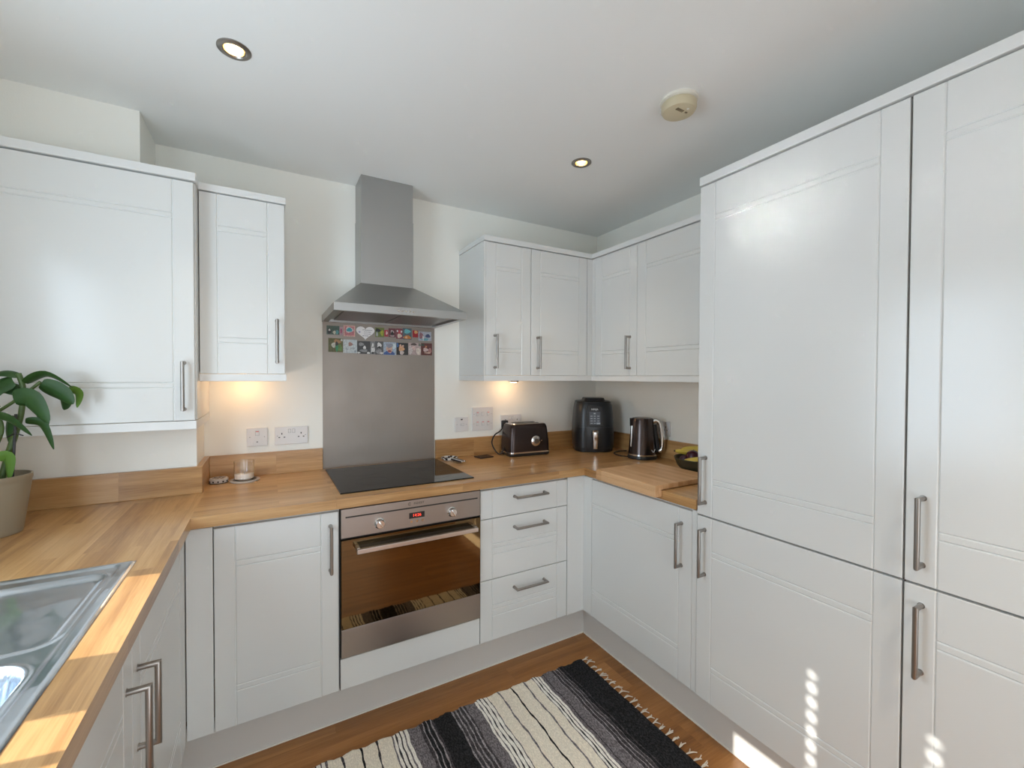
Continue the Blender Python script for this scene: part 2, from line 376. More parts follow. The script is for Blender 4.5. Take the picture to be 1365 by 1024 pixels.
# venetian blind in the sink window: closed slats with cord holes, let down to a hand's width over the sill
vb = thing('venetian_blind', 'white venetian blind lowered over the sink window, outside the picture', 'blind', (XLW-0.03, -1.425, 1.82))
bm = bmesh.new(); ys = [-1.96, -1.83, -1.822]
holes = (-1.237, -1.514, -1.79)
pitch, n = 0.0447, 10
ang = R(62)
for i in range(n):
    zc = 1.775 - i*pitch
    edges = sorted({-1.965, -0.885, *[h-0.009 for h in holes], *[h+0.009 for h in holes]})
    for a, b_ in zip(edges, edges[1:]):
        hole = any(abs((a+b_)/2-h) < 1e-4 for h in holes)
        for s0, s1 in (((-0.025, -0.0095), (0.0095, 0.025)) if hole else ((-0.025, 0.025),)):
            v = []
            for s, yy in ((s0, a), (s1, a), (s1, b_), (s0, b_)):
                v.append((XLW-0.03 + s*math.cos(ang), yy, zc + s*math.sin(ang)))
            vt = [bm.verts.new(p) for p in v] + [bm.verts.new((p[0]+0.0008, p[1], p[2]-0.0004)) for p in v]
            for q in ((0, 1, 2, 3), (7, 6, 5, 4), (0, 4, 5, 1), (1, 5, 6, 2), (2, 6, 7, 3), (3, 7, 4, 0)): bm.faces.new([vt[k] for k in q])
obj('slats', bm, M['blind'], vb, world=True)
obj('head_rail', B(XLW-0.055, XLW-0.005, -1.97, -0.88, 1.795, 1.832, bev=0.003), M['blind'], vb, world=True)
obj('bottom_rail', B(XLW-0.045, XLW-0.015, -1.965, -0.885, 1.350, 1.366, bev=0.003), M['blind'], vb, world=True)

# ------------------------------------------------------------------ worktop
WT, WB = 0.9216, 0.884
SX0, SX1, SY0, SY1 = -1.03, -0.532, -1.93, -0.957      # sink outline
top = thing('worktop', 'U-shaped oak block worktop running under the hob, sink and toaster', 'worktop', (0, 0, WB))
e = 0.02
bm = B(XLW, SX0+e, -2.9, -0.2404, WB, WT)
box(bm, SX0+e, SX1-e, SY1-e, -0.2404, WB, WT); box(bm, SX0+e, SX1-e, -2.9, SY0+e, WB, WT)
box(bm, SX1-e, -0.4636, -2.9, -0.2404, WB, WT)
box(bm, -0.4895, -0.4636, -0.2404, 0.0, WB, WT)
bmesh.ops.remove_doubles(bm, verts=bm.verts[:], dist=1e-5)
obj('worktop_section', bm, M['topY'], top, world=True)
obj('worktop_section', B(-0.4636, XR_, -0.6207, 0.0, WB, WT), M['topX'], top, world=True)
obj('worktop_section', B(1.1895, XR_, -1.289, -0.6207, WB, WT), M['topY'], top, world=True)
UP = 1.029
def upstand(label, bm, mat): return tag(obj('upstand', bm, mat), label, 'upstand')
upstand('oak upstand strip along the wall left of the steel splashback', B(-0.4695, 0.001, -0.02, 0.0, WT, UP, bev=0.002), M['topX'])
upstand('oak upstand strip along the back wall behind the toaster', B(0.597, XR_-0.02, -0.02, 0.0, WT, UP, bev=0.002), M['topX'])
upstand('oak upstand strip on the right wall behind the kettle', B(XR_-0.02, XR_, -1.289, 0.0, WT, UP, bev=0.002), M['topY'])
bm = B(XLW, -0.4695, -0.2604, -0.2404, WT, UP, bev=0.002)
upstand('oak upstand strip on the boxed corner behind the potted plant', bm, M['topX'])
upstand('short oak upstand on the side of the boxed corner beside the round tin', B(-0.4895, -0.4695, -0.2404, 0.0, WT, UP), M['topY'])

# ------------------------------------------------------------------ base units
Z0, Z1 = 0.168, 0.870
YD = -0.6043; XF = 1.1986; XL = -0.482
def base_unit(name, label, x0, x1, y0, y1, z0=Z0, z1=WB-0.004, cat='cabinet', group=None):
    t = thing(name, label, cat, ((x0+x1)/2, (y0+y1)/2, z0), group=group)
    obj('body', B(x0, x1, y0, y1, z0, z1), M['carcass'], t, world=True)
    return t
G = 0.0015
# back run (fronts face -y at YD); carcass starts 20 mm behind
c = base_unit('base_cabinet', 'white base cabinet with one tall-handled door left of the oven', -0.4039, 0.0, YD+0.021, -0.03)
door(c, 'door', '-y', (-0.4039+G, YD, Z0), 0.4009-2*G, Z1-Z0, hd=(0.369, 0.566))
c = base_unit('drawer_unit', 'white three-drawer unit between oven and corner', 0.600, 1.0917, YD+0.021, -0.03)
W = 0.4917-2*G
door(c, 'drawer', '-y', (0.600+G, YD, 0.7385), W, Z1-0.7385, hd=(W/2+0.018, 0.086), horizontal=True, hz=[])
door(c, 'drawer', '-y', (0.600+G, YD, 0.4545), W, 0.7350-0.4545, hd=(W/2+0.018, 0.225), horizontal=True, hz=[0.162, 0.142, 0.112])
door(c, 'drawer', '-y', (0.600+G, YD, Z0), W, 0.4510-Z0, hd=(W/2+0.018, 0.222), horizontal=True, hz=[0.162, 0.142, 0.112])
c = base_unit('oven_housing', 'white cabinet around the built-in oven with a low panel below it', 0.0, 0.600, YD+0.55, -0.03)
obj('lower_panel', place(door_bm(0.600-2*G, 0.2895-Z0, vl=(0.062,), vr=(0.062,), hz=[]), '-y', (G, YD, Z0)) if False else B(G, 0.600-G, YD, YD+0.018, Z0, 0.2885, bev=0.0015), M['door'], c, world=True)
bm = B(0.0, 0.0016, YD+0.002, YD+0.55, Z0, WB-0.004, mi=0); box(bm, 0.5984, 0.600, YD+0.002, YD+0.55, Z0, WB-0.004); box(bm, 0.0016, 0.5984, YD+0.02, YD+0.55, Z0, 0.286)
obj('side_panel', bm, M['gap'], c, 'dark gap edges beside the oven', world=True)
# corner posts
def filler(label, bm): return tag(obj('filler_panel', bm, M['door']), label, 'panel')
filler('white filler panel in the left corner beside the base cabinet door', B(XL+0.002, -0.4039-G, YD, YD+0.018, Z0, Z1+0.008, bev=0.001))
filler('white filler panel between the drawers and the right corner', B(1.0917+G, XF+0.018, YD, YD+0.018, Z0, Z1+0.008, bev=0.001))
filler('narrow white corner post facing left beside the wide base door', B(XF, XF+0.018, -0.6680, YD-0.0005, Z0, Z1+0.008, bev=0.001))
filler('narrow white end strip between base cabinet and tall cupboard', B(XF, XF+0.018, -1.2895, -1.2680, Z0, Z1+0.008, bev=0.001))
# right run (faces -x): org is the far end seen from outside (larger y is on the left)
c = base_unit('base_cabinet', 'white corner base cabinet with a wide door beneath the chopping board', XF+0.021, XR_-0.01, -1.2895, -0.03-0.56)
door(c, 'door', '-x', (XF, -0.6696, Z0), 0.5966, Z1-Z0, hd=(0.548, 0.557), vl=(), vr=(0.062,))
# blank side posts
# left run (faces +x), org at lower left seen from outside = the end nearest the camera
c = base_unit('base_cabinet', 'white sink base cabinet with a pair of doors under the sink', XLW+0.06, XL-0.021, -1.846, -0.66, z1=0.76)
door(c, 'door', '+x', (XL, -1.243, Z0), 0.603, Z1-Z0, hd=(0.040, 0.523))
door(c, 'door', '+x', (XL, -1.849, Z0), 0.603, Z1-Z0, hd=(0.563, 0.523))
c = base_unit('base_cabinet', 'white base cabinet nearest the camera on the sink side', XLW+0.06, XL-0.021, -2.9, -1.935)
door(c, 'door', '+x', (XL, -2.455, Z0), 0.603, Z1-Z0, hd=(0.040, 0.523))
filler('narrow white filler between the sink cabinet and the left corner', B(XL-0.018, XL, -0.6380, YD, Z0, Z1+0.008, bev=0.001))
# plinths
YP, XPR, XPL = -0.5396, 1.2536, -0.532
def plinth(label, bm): return tag(obj('plinth', bm, [M['plinth'], M['gapseal']]), label, 'plinth')
bm = B(XPL+0.001, XPR, YP, YP+0.018, 0, Z0-0.001); box(bm, XPL+0.004, XPR-0.006, YP-0.004, YP-0.0002, 0.0002, 0.006, mi=1)
plinth('white plinth board under the oven and the drawers', bm)
bm = B(XPR, XPR+0.018, -2.54, YP+0.018, 0, Z0-0.001); box(bm, XPR-0.004, XPR-0.0002, -2.54, YP-0.006, 0.0002, 0.006, mi=1)
plinth('white plinth board under the tall cupboards on the right', bm)
plinth('white plinth board under the sink cabinet on the left', B(XPL-0.018, XPL, -2.9, YP+0.018, 0, Z0-0.001))

# ------------------------------------------------------------------ tall units
ZT = 2.113; ZS = 0.868; ZTOP = 2.118
def tall(label, ya, yb_):
    # ya far end, yb_ near end
    t = thing('tall_cupboard', label, 'cupboard', (XF+0.3, (ya+yb_)/2, 0), group=None)
    obj('body', B(XF+0.021, XR_-0.005, yb_, ya, Z0, ZTOP), M['carcass'], t, world=True)
    Wd = ya-yb_-0.003
    door(t, 'door', '-x', (XF-0.004, ya-0.0015, ZS+0.003), Wd, ZT-ZS-0.003, hd=(0.034, 0.135), label='upper door')
    door(t, 'door', '-x', (XF-0.004, ya-0.0015, Z0), Wd, ZS-0.003-Z0, hd=(0.034, 0.565), label='lower door')
    return t
tall('tall white larder cupboard next to the fruit bowl, split into upper and lower door', -1.2905, -1.9085)
tall('tall white cupboard at the right edge of the photo, nearest the camera', -1.9105, -2.5285)
tag(obj('seam_strip', B(XF+0.012, XF+0.0205, -1.914, -1.905, Z0, ZTOP), M['seam']), 'thin dark brown seam between the two tall cupboards', 'strip')
bm = B(XF-0.008, XR_-0.003, -2.56, -1.2905, ZTOP+0.0006, ZTOP+0.032, bev=0.002)
tag(obj('cornice', bm, M['cornice']), 'white cornice board on top of the two tall cupboards', 'cornice')

# ------------------------------------------------------------------ wall units
YU = -0.3339; XU = 1.4733; ZUB = 1.402; ZUT = 2.103; ZCO = 2.134; ZPB = 1.3715
ZCB = ZUT+0.004
def wall_unit(label, x0, x1, y0, y1, z0=ZUB, z1=ZUT+0.002):
    t = thing('wall_cabinet', label, 'cabinet', ((x0+x1)/2, (y0+y1)/2, z0))
    obj('body', B(x0, x1, y0, y1, z0, z1), M['carcass'], t, world=True); return t
# small one left
c = wall_unit('narrow white wall cabinet between the big left cupboard and the cooker hood', -0.4680, -0.1741, YU+0.021, -0.001)
door(c, 'door', '-y', (-0.4680+G, YU, ZUB), 0.2939-2*G, ZUT-ZUB, hd=(0.262, 0.134), vl=(0.058,), vr=(0.062,))
def cornice(label, bm): return tag(obj('cornice', bm, M['cornice']), label, 'cornice')
def pelmet(label, bm): return tag(obj('pelmet', bm, M['cornice']), label, 'pelmet')
cornice('white cornice on the narrow wall cabinet left of the hood', B(-0.4680, -0.1700, YU-0.006, -0.001, ZCB, ZCO, bev=0.002))
pelmet('white light pelmet under the narrow wall cabinet left of the hood', B(-0.4680, -0.1700, YU-0.006, YU+0.014, ZPB, ZUB-0.002, bev=0.002))
# big left
XBR, YBF = -0.4697, -0.4117; ZB0, ZB1 = 1.229, 2.105
t = thing('wall_cabinet', 'large white wall cupboard at the left edge above the potted plant', 'cabinet', (-0.77, -0.3, ZB0))
bm = B(XLW+0.002, XBR, YBF+0.021, -0.2645, ZB0, ZB1); box(bm, -0.650, XBR, -0.2645, -0.002, ZB0, ZB1)
obj('body', bm, M['carcass'], t, world=True)
door(t, 'door', '-y', (XLW+0.004, YBF, ZB0), XBR-XLW-0.008, 2.101-ZB0, hd=(XBR-XLW-0.040, 0.126), vl=(), vr=(0.062,), hs=(0.120, 0.138))
cornice('white cornice board on the large cupboard at the left edge', B(XLW+0.002, XBR+0.004, YBF-0.006, -0.2645, 2.1065, 2.1365, bev=0.002))
bm = B(XLW+0.002, XBR+0.001, YBF-0.004, YBF+0.016, 1.196, ZB0-0.002, bev=0.002); box(bm, XBR-0.014, XBR+0.001, YBF+0.016, -0.001, 1.196, ZB0-0.002)
pelmet('white light pelmet along the bottom of the large left cupboard', bm)
# right pair on the back wall
c = wall_unit('white wall cabinet with narrow door just right of the cooker hood', 0.7580, 1.0380, YU+0.021, -0.001)
door(c, 'door', '-y', (0.7580+G, YU, ZUB), 0.280-2*G, ZUT-ZUB, hd=(0.051, 0.126), vl=(0.060,), vr=(0.060,))
obj('side_panel', B(0.7465, 0.7575, YU, -0.001, ZUB-0.001, ZUT+0.001), M['door'], c, world=True)
c = wall_unit('white wall cabinet on the back wall next to the inner corner', 1.0385, 1.4360, YU+0.021, -0.001)
door(c, 'door', '-y', (1.0385+G, YU, ZUB), 0.3975-2*G, ZUT-ZUB, hd=(0.040, 0.126), vl=(0.060,), vr=(0.060,))
bm = B(1.4375, XU+0.018, YU, YU+0.018, ZUB, ZUT, bev=0.001); box(bm, XU, XU+0.018, -0.3605, YU-0.0005, ZUB, ZUT, bev=0.001)
tag(obj('filler_panel', bm, M['door']), 'white angled filler in the inner corner of the wall cabinets', 'panel')
c = wall_unit('white wall cabinet on the right wall above the air fryer', XU+0.021, XR_-0.001, -0.7000, -0.3600)
door(c, 'door', '-x', (XU, -0.3620, ZUB), 0.3360, ZUT-ZUB, hd=(0.290, 0.126), vl=(0.060,), vr=(0.050,))
c = wall_unit('white wall cabinet on the right wall above the kettle, partly behind the tall cupboard', XU+0.021, XR_-0.001, -1.2890, -0.7005)
door(c, 'door', '-x', (XU, -0.7005, ZUB), 0.5860, ZUT-ZUB, vl=(0.060,), vr=(0.060,))
bm = bmesh.new()
def Lboard(bm, off, z0, z1, w=None):
    xa, ya, xb = 0.7465-off*0.3, YU-off, XU-off
    if w is None:
        pts = [(xa, -0.001), (xa, ya), (xb, ya), (xb, -1.2895), (XR_-0.001, -1.2895), (XR_-0.001, -0.001)]
        lo = [bm.verts.new((x, y, z0)) for x, y in pts]; hi = [bm.verts.new((x, y, z1)) for x, y in pts]
        bm.faces.new(lo); bm.faces.new(hi[::-1])
        for i in range(6): bm.faces.new((lo[i], lo[(i+1) % 6], hi[(i+1) % 6], hi[i]))
    else:
        box(bm, xa, xa+w, ya+w, -0.001, z0, z1); box(bm, xa, xb+w, ya, ya+w, z0, z1); box(bm, xb, xb+w, -1.2895, ya, z0, z1)
    bmesh.ops.recalc_face_normals(bm, faces=bm.faces[:]); return bm
cornice('white L-shaped cornice on the right-hand wall cabinets', Lboard(bm, 0.008, ZCB, ZCO))
pelmet('white L-shaped light pelmet under the right-hand wall cabinets', Lboard(bmesh.new(), 0.006, ZPB, ZUB-0.002, 0.018))

# ------------------------------------------------------------------ cooker hood
hd = thing('cooker_hood', 'brushed steel chimney cooker hood above the hob', 'cooker hood', (0.298, -0.23, 1.667))
HX0, HX1, HY, HZ0, HZ1 = 0.0, 0.594, -0.458, 1.668, 1.701
CX0, CX1, CY, CZ = 0.162, 0.424, -0.157, 1.852
bm = bmesh.new()
loops = [[(HX0, -0.001, HZ0), (HX1, -0.001, HZ0), (HX1, HY, HZ0), (HX0, HY, HZ0)], [(HX0, -0.001, HZ1), (HX1, -0.001, HZ1), (HX1, HY, HZ1), (HX0, HY, HZ1)],
         [(CX0-0.003, -0.001, CZ), (CX1+0.003, -0.001, CZ), (CX1+0.003, CY-0.003, CZ), (CX0-0.003, CY-0.003, CZ)]]
V = [[bm.verts.new(p) for p in l] for l in loops]
for a, b_ in zip(V, V[1:]):
    for i in range(4): bm.faces.new((a[i], a[(i+1) % 4], b_[(i+1) % 4], b_[i]))
bm.faces.new(V[2])
# underside: rim and recessed tray
i0 = 0.028
inn = [(HX0+i0, -0.03, HZ0), (HX1-i0, -0.03, HZ0), (HX1-i0, HY+i0, HZ0), (HX0+i0, HY+i0, HZ0)]
I0 = [bm.verts.new(p) for p in inn]; I1 = [bm.verts.new((p[0], p[1], HZ0+0.012)) for p in inn]
for i in range(4):
    bm.faces.new((V[0][i], I0[i], I0[(i+1) % 4], V[0][(i+1) % 4])); bm.faces.new((I0[i], I1[i], I1[(i+1) % 4], I0[(i+1) % 4]))
bm.faces.new(I1)
bmesh.ops.recalc_face_normals(bm, faces=bm.faces[:])
obj('canopy', bm, M['hoodsteel'], hd, world=True)
obj('chimney', B(CX0, CX1, CY, -0.001, CZ-0.002, 2.19), M['hoodsteel'], hd, 'lower chimney section', world=True)
obj('chimney', B(CX0+0.002, CX1-0.002, CY+0.002, -0.001, 2.19, CEIL-0.001), M['hoodsteel'], hd, 'upper chimney section', world=True)
M['mesh'] = simple('grease_filter', (0.30, 0.29, 0.28), 0.4, metal=1, bump=0.6, bscale=900)
for k in range(2):
    xx = HX0+0.05+k*0.25
    f_ = obj('grease_filter', B(xx, xx+0.244, HY+0.075, -0.06, HZ0+0.006, HZ0+0.0115, bev=0.001), M['mesh'], hd, world=True)
obj('light_strip', B(HX0+0.19, HX0+0.40, HY+0.036, HY+0.062, HZ0+0.006, HZ0+0.0115, bev=0.001), simple('lamp_glass', (0.6, 0.6, 0.58), 0.2), hd, world=True)
for k in range(5):
    xx = 0.262+0.0165*k
    obj('button', B(xx, xx+0.010, HY-0.0045, HY+0.0005, 1.681, 1.6885, bev=0.001), M['chrome'], hd, world=True)
obj('button_panel', B(0.256, 0.345, HY-0.0012, HY+0.0005, 1.677, 1.6925), M['steel'], hd, world=True)

# splashback
tag(obj('splashback', B(0.003, 0.593, -0.004, 0.0, WT, 1.668), M['splash']), 'brushed steel splashback panel between hob and hood', 'splashback')

# ------------------------------------------------------------------ photographs on the splashback
def pic(label, x0, x1, z1, z0, base, blobs, th=0.0012, rim=None):
    y = -0.004
    t = tag(bpy.data.objects.new('photo_magnet', None), label, 'photo', 'photos and magnets on the splashback')
    bm = bmesh.new(); mats = []
    def mt(c):
        k = 'print_%02d_%02d_%02d' % tuple(int(v*50) for v in c)
        if k not in M: M[k] = simple(k, tuple(v*0.85 for v in c), 0.35, vary=0.6, bscale=150)
        if M[k] not in mats: mats.append(M[k])
        return mats.index(M[k])
    cx, cz, w_, h_ = (x0+x1)/2, (z0+z1)/2, x1-x0, z1-z0
    box(bm, -w_/2, w_/2, -th, 0, -h_/2, h_/2, mi=mt(rim or base))
    if rim: box(bm, -w_/2+0.005, w_/2-0.005, -th-0.0002, -th, -h_/2+0.005, h_/2-0.005, mi=mt(base))
    lv = 0
    for (u, v, ru, rv, c) in blobs:
        lv += 1; n = 10; d = -th-0.0003-0.00015*lv
        pts = []
        for k in range(n):
            a = 2*math.pi*k/n; q = 1+0.16*math.sin(3*a+lv*1.7)
            pu = max(-w_/2+0.001, min(w_/2-0.001, (u-0.5)*w_+ru*w_*q*math.cos(a))); pv = max(-h_/2+0.001, min(h_/2-0.001, (v-0.5)*h_+rv*h_*q*math.sin(a)))
            pts.append((pu, pv))
        top_ = [bm.verts.new((p[0], d, p[1])) for p in pts]; f = bm.faces.new(top_); f.material_index = mt(c)
        bot = [bm.verts.new((p[0], -th, p[1])) for p in pts]
        for k in range(n): g = bm.faces.new((top_[k], bot[k], bot[(k+1) % n], top_[(k+1) % n])); g.material_index = mt(c)
    bpy.data.objects.remove(t)
    o = obj('photo_magnet', bm, mats); o.location = (cx, y, cz)
    return tag(o, label, 'photo', 'photos and magnets on the splashback')
K, Wt, Gy = (0.03, 0.03, 0.03), (0.75, 0.73, 0.70), (0.3, 0.3, 0.3); SK = (0.62, 0.40, 0.30); DK = (0.10, 0.07, 0.06)
pic('dark green photo of a group, first of the upper row', 0.022, 0.083, 1.651, 1.606, (0.07, 0.12, 0.09), [(0.2, 0.35, 0.16, 0.3, K), (0.22, 0.5, 0.08, 0.12, Wt), (0.6, 0.25, 0.12, 0.2, (0.6, 0.62, 0.5)), (0.82, 0.3, 0.12, 0.25, (0.12, 0.35, 0.35))])
pic('slim pink photo strip beside the dark green group photo', 0.0838, 0.1000, 1.647, 1.605, (0.50, 0.32, 0.36), [(0.5, 0.5, 0.3, 0.3, (0.45, 0.10, 0.18))])
pic('pink-bordered square magnet with a turquoise shape', 0.103, 0.160, 1.657, 1.600, (0.55, 0.20, 0.22), [(0.5, 0.6, 0.33, 0.26, (0.75, 0.7, 0.68)), (0.5, 0.6, 0.25, 0.19, (0.06, 0.38, 0.45))], rim=(0.75, 0.45, 0.38))
pic('green and black photo just right of the heart magnet', 0.262, 0.310, 1.655, 1.604, (0.16, 0.20, 0.05), [(0.3, 0.7, 0.28, 0.2, K), (0.2, 0.3, 0.12, 0.26, (0.4, 0.42, 0.38)), (0.75, 0.45, 0.18, 0.3, (0.40, 0.42, 0.05))])
pic('narrow red photo strip in the upper row', 0.3105, 0.331, 1.644, 1.609, (0.45, 0.04, 0.06), [(0.6, 0.55, 0.25, 0.3, (0.7, 0.5, 0.5))])
pic('dark red group photo in the upper row', 0.333, 0.3725, 1.655, 1.607, (0.16, 0.05, 0.06), [(0.5, 0.6, 0.24, 0.2, (0.5, 0.4, 0.4)), (0.5, 0.42, 0.2, 0.22, K), (0.5, 0.15, 0.35, 0.1, (0.4, 0.3, 0.3))])
pic('photo of a pale face in red between two darker photos', 0.374, 0.410, 1.656, 1.600, (0.22, 0.05, 0.07), [(0.5, 0.3, 0.36, 0.22, (0.72, 0.60, 0.50)), (0.5, 0.65, 0.2, 0.2, (0.55, 0.08, 0.1)), (0.2, 0.75, 0.12, 0.1, Wt), (0.8, 0.7, 0.12, 0.12, Wt)])
pic('photo with turquoise sky over an orange foreground', 0.4105, 0.460, 1.660, 1.598, (0.10, 0.14, 0.16), [(0.5, 0.72, 0.36, 0.2, (0.15, 0.50, 0.55)), (0.5, 0.2, 0.45, 0.17, (0.60, 0.22, 0.05)), (0.4, 0.2, 0.15, 0.1, (0.75, 0.45, 0.25))])
pic('small magnet of a red figure with a yellow head', 0.466, 0.497, 1.651, 1.612, (0.40, 0.02, 0.03), [(0.6, 0.75, 0.34, 0.22, (0.75, 0.42, 0.16))])
pic('blue and white photo at the right end of the upper row', 0.500, 0.574, 1.646, 1.595, (0.42, 0.45, 0.52), [(0.2, 0.55, 0.17, 0.35, (0.30, 0.15, 0.17)), (0.72, 0.55, 0.2, 0.2, (0.06, 0.08, 0.18)), (0.5, 0.15, 0.3, 0.14, (0.15, 0.38, 0.42)), (0.35, 0.3, 0.05, 0.3, Wt)])
pic('green and orange outdoor photo, first of the lower row', 0.030, 0.1005, 1.588, 1.517, (0.13, 0.13, 0.03), [(0.6, 0.75, 0.25, 0.18, (0.45, 0.24, 0.10)), (0.75, 0.3, 0.2, 0.25, (0.14, 0.26, 0.05)), (0.35, 0.5, 0.14, 0.2, (0.6, 0.6, 0.5)), (0.57, 0.3, 0.1, 0.26, (0.05, 0.30, 0.12)), (0.57, 0.6, 0.1, 0.16, K), (0.9, 0.88, 0.07, 0.09, Wt)])
pic('pale grey card with a small red heart shape', 0.101, 0.1695, 1.584, 1.514, (0.60, 0.66, 0.67), [(0.52, 0.66, 0.16, 0.15, (0.40, 0.22, 0.18)), (0.25, 0.3, 0.1, 0.1, (0.45, 0.5, 0.53)), (0.7, 0.35, 0.2, 0.06, (0.45, 0.5, 0.53)), (0.86, 0.13, 0.07, 0.1, (0.3, 0.35, 0.38))])
pic('black and white group photo in the lower row', 0.170, 0.2375, 1.579, 1.512, (0.06, 0.06, 0.06), [(0.3, 0.75, 0.2, 0.14, Gy), (0.55, 0.5, 0.11, 0.14, Wt), (0.5, 0.25, 0.3, 0.12, Gy), (0.1, 0.08, 0.14, 0.08, Wt), (0.85, 0.08, 0.13, 0.08, Wt)])
pic('black and white photo of a seated person in pale clothes', 0.2380, 0.2615, 1.580, 1.512, (0.22, 0.22, 0.22), [(0.5, 0.35, 0.45, 0.3, Wt), (0.5, 0.72, 0.2, 0.14, Wt), (0.5, 0.52, 0.3, 0.05, Gy), (0.5, 0.1, 0.3, 0.08, K)])
pic('narrow black and white portrait in the lower row', 0.262, 0.305, 1.581, 1.510, (0.12, 0.12, 0.12), [(0.5, 0.7, 0.27, 0.22, Wt), (0.5, 0.55, 0.22, 0.08, K), (0.45, 0.22, 0.36, 0.2, Gy), (0.8, 0.12, 0.25, 0.08, Wt)])
pic('photo of a person in a grey hat and blue jacket', 0.3055, 0.374, 1.579, 1.510, (0.42, 0.50, 0.60), [(0.85, 0.7, 0.2, 0.2, (0.6, 0.7, 0.72)), (0.45, 0.14, 0.46, 0.2, (0.06, 0.12, 0.32)), (0.47, 0.48, 0.25, 0.33, SK), (0.47, 0.74, 0.28, 0.18, (0.30, 0.31, 0.36)), (0.47, 0.30, 0.14, 0.09, (0.35, 0.08, 0.08))])
pic('dark photo of two people standing close together', 0.376, 0.440, 1.578, 1.512, (0.025, 0.03, 0.025), [(0.42, 0.5, 0.25, 0.22, (0.68, 0.38, 0.20)), (0.33, 0.78, 0.09, 0.1, SK), (0.55, 0.74, 0.09, 0.1, SK), (0.45, 0.17, 0.18, 0.2, (0.6, 0.52, 0.48)), (0.08, 0.8, 0.1, 0.2, (0.06, 0.14, 0.32))])
pic('pale pink family photo near the end of the lower row', 0.442, 0.5135, 1.581, 1.514, (0.50, 0.38, 0.36), [(0.15, 0.35, 0.16, 0.4, (0.62, 0.55, 0.52)), (0.42, 0.88, 0.24, 0.1, DK), (0.42, 0.58, 0.14, 0.16, (0.7, 0.5, 0.45)), (0.8, 0.3, 0.2, 0.3, (0.68, 0.60, 0.52)), (0.9, 0.85, 0.12, 0.12, (0.15, 0.18, 0.14))])
pic('dark red photo at the right end of the lower row', 0.514, 0.578, 1.582, 1.514, (0.13, 0.035, 0.03), [(0.42, 0.45, 0.24, 0.16, (0.6, 0.45, 0.42)), (0.8, 0.4, 0.16, 0.2, (0.42, 0.20, 0.18)), (0.6, 0.2, 0.3, 0.06, (0.65, 0.45, 0.35)), (0.45, 0.7, 0.08, 0.1, (0.5, 0.2, 0.1)), (0.15, 0.85, 0.14, 0.1, (0.05, 0.08, 0.05))])
# heart
bm = bmesh.new(); pts = []
for k in range(40):
    a = 2*math.pi*k/40
    pts.append((16*math.sin(a)**3/16*0.0465, (13*math.cos(a)-5*math.cos(2*a)-2*math.cos(3*a)-math.cos(4*a)+2.5)/14.5*0.0355))
fr = [bm.verts.new((p[0], -0.003, p[1])) for p in pts]; bk = [bm.verts.new((p[0], 0, p[1])) for p in pts]
bm.faces.new(fr[::-1]); bm.faces.new(bk)
for k in range(40): bm.faces.new((fr[k], fr[(k+1) % 40], bk[(k+1) % 40], bk[k]))
bmesh.ops.recalc_face_normals(bm, faces=bm.faces[:])
ht = obj('heart_magnet', bm, simple('heart_white', (0.78, 0.76, 0.75), 0.4)); ht.location = (0.2115, -0.0045, 1.620)
tag(ht, 'white heart-shaped magnet with grey lettering on the splashback', 'magnet')
MT = simple('grey_lettering', (0.16, 0.15, 0.17), 0.5); RX = Matrix.Rotation(R(90), 3, 'X')
bm = bmesh.new()
for (u, v, wd) in ((-0.008, 0.018, 0.012), (0.014, 0.017, 0.034), (0.010, 0.007, 0.036), (0.008, -0.003, 0.030), (0.000, -0.013, 0.030)):
    xx = u-wd/2; q = random.Random(int((v+1)*1000))
    while xx < u+wd/2:
        l = q.uniform(0.0015, 0.004); hh = q.uniform(0.001, 0.0022); box(bm, xx, xx+l, -0.0034, -0.003, v-hh, v+hh); xx += l+0.0012
obj('lettering', bm, MT, ht, 'rows of small grey script')
obj('floral_print', lathe(bmesh.new(), [(0, -0.0001), (0.005, -0.0001), (0.005, 0.0004), (0, 0.0004)], n=8, M4=Matrix.Translation((-0.030, -0.003, 0.006)) @ Matrix.Rotation(R(90), 4, 'X')), simple('violet_print', (0.35, 0.32, 0.50), 0.5), ht)

# ------------------------------------------------------------------ oven
ov = thing('oven', 'built-in electric oven with steel panel and bronze mirror glass door', 'oven', (0.298, -0.3, 0.292))
OF = -0.612
bm = B(0.004, 0.595, YD+0.006, -0.06, 0.292, 0.880)
obj('body', bm, M['gap'], ov, world=True)
cp = obj('control_panel', B(0.0035, 0.5955, OF, YD+0.006, 0.764, 0.8775, bev=0.0015), M['ovensteel'], ov, world=True)
obj('trim_line', B(0.020, 0.583, OF-0.0004, OF+0.001, 0.8420, 0.8475), M['gap'], cp, 'thin black line across the panel', world=True)
dr = obj('oven_door', B(0.0035, 0.5955, OF-0.004, YD+0.006, 0.409, 0.7565, bev=0.0012), M['ovenglass'], ov, 'bronze mirror glass', world=True)
obj('lower_strip', B(0.0035, 0.5955, OF-0.0045, YD+0.006, 0.2975, 0.408, bev=0.0012), M['ovensteel'], dr, 'brushed steel strip', world=True)
obj('handle_strip', B(0.0675, 0.5485, OF-0.0398, OF-0.0045, 0.7195, 0.7300), M['black'], dr, 'black strip between bar and glass', world=True)  # black plastic strip joining the bar to the glass
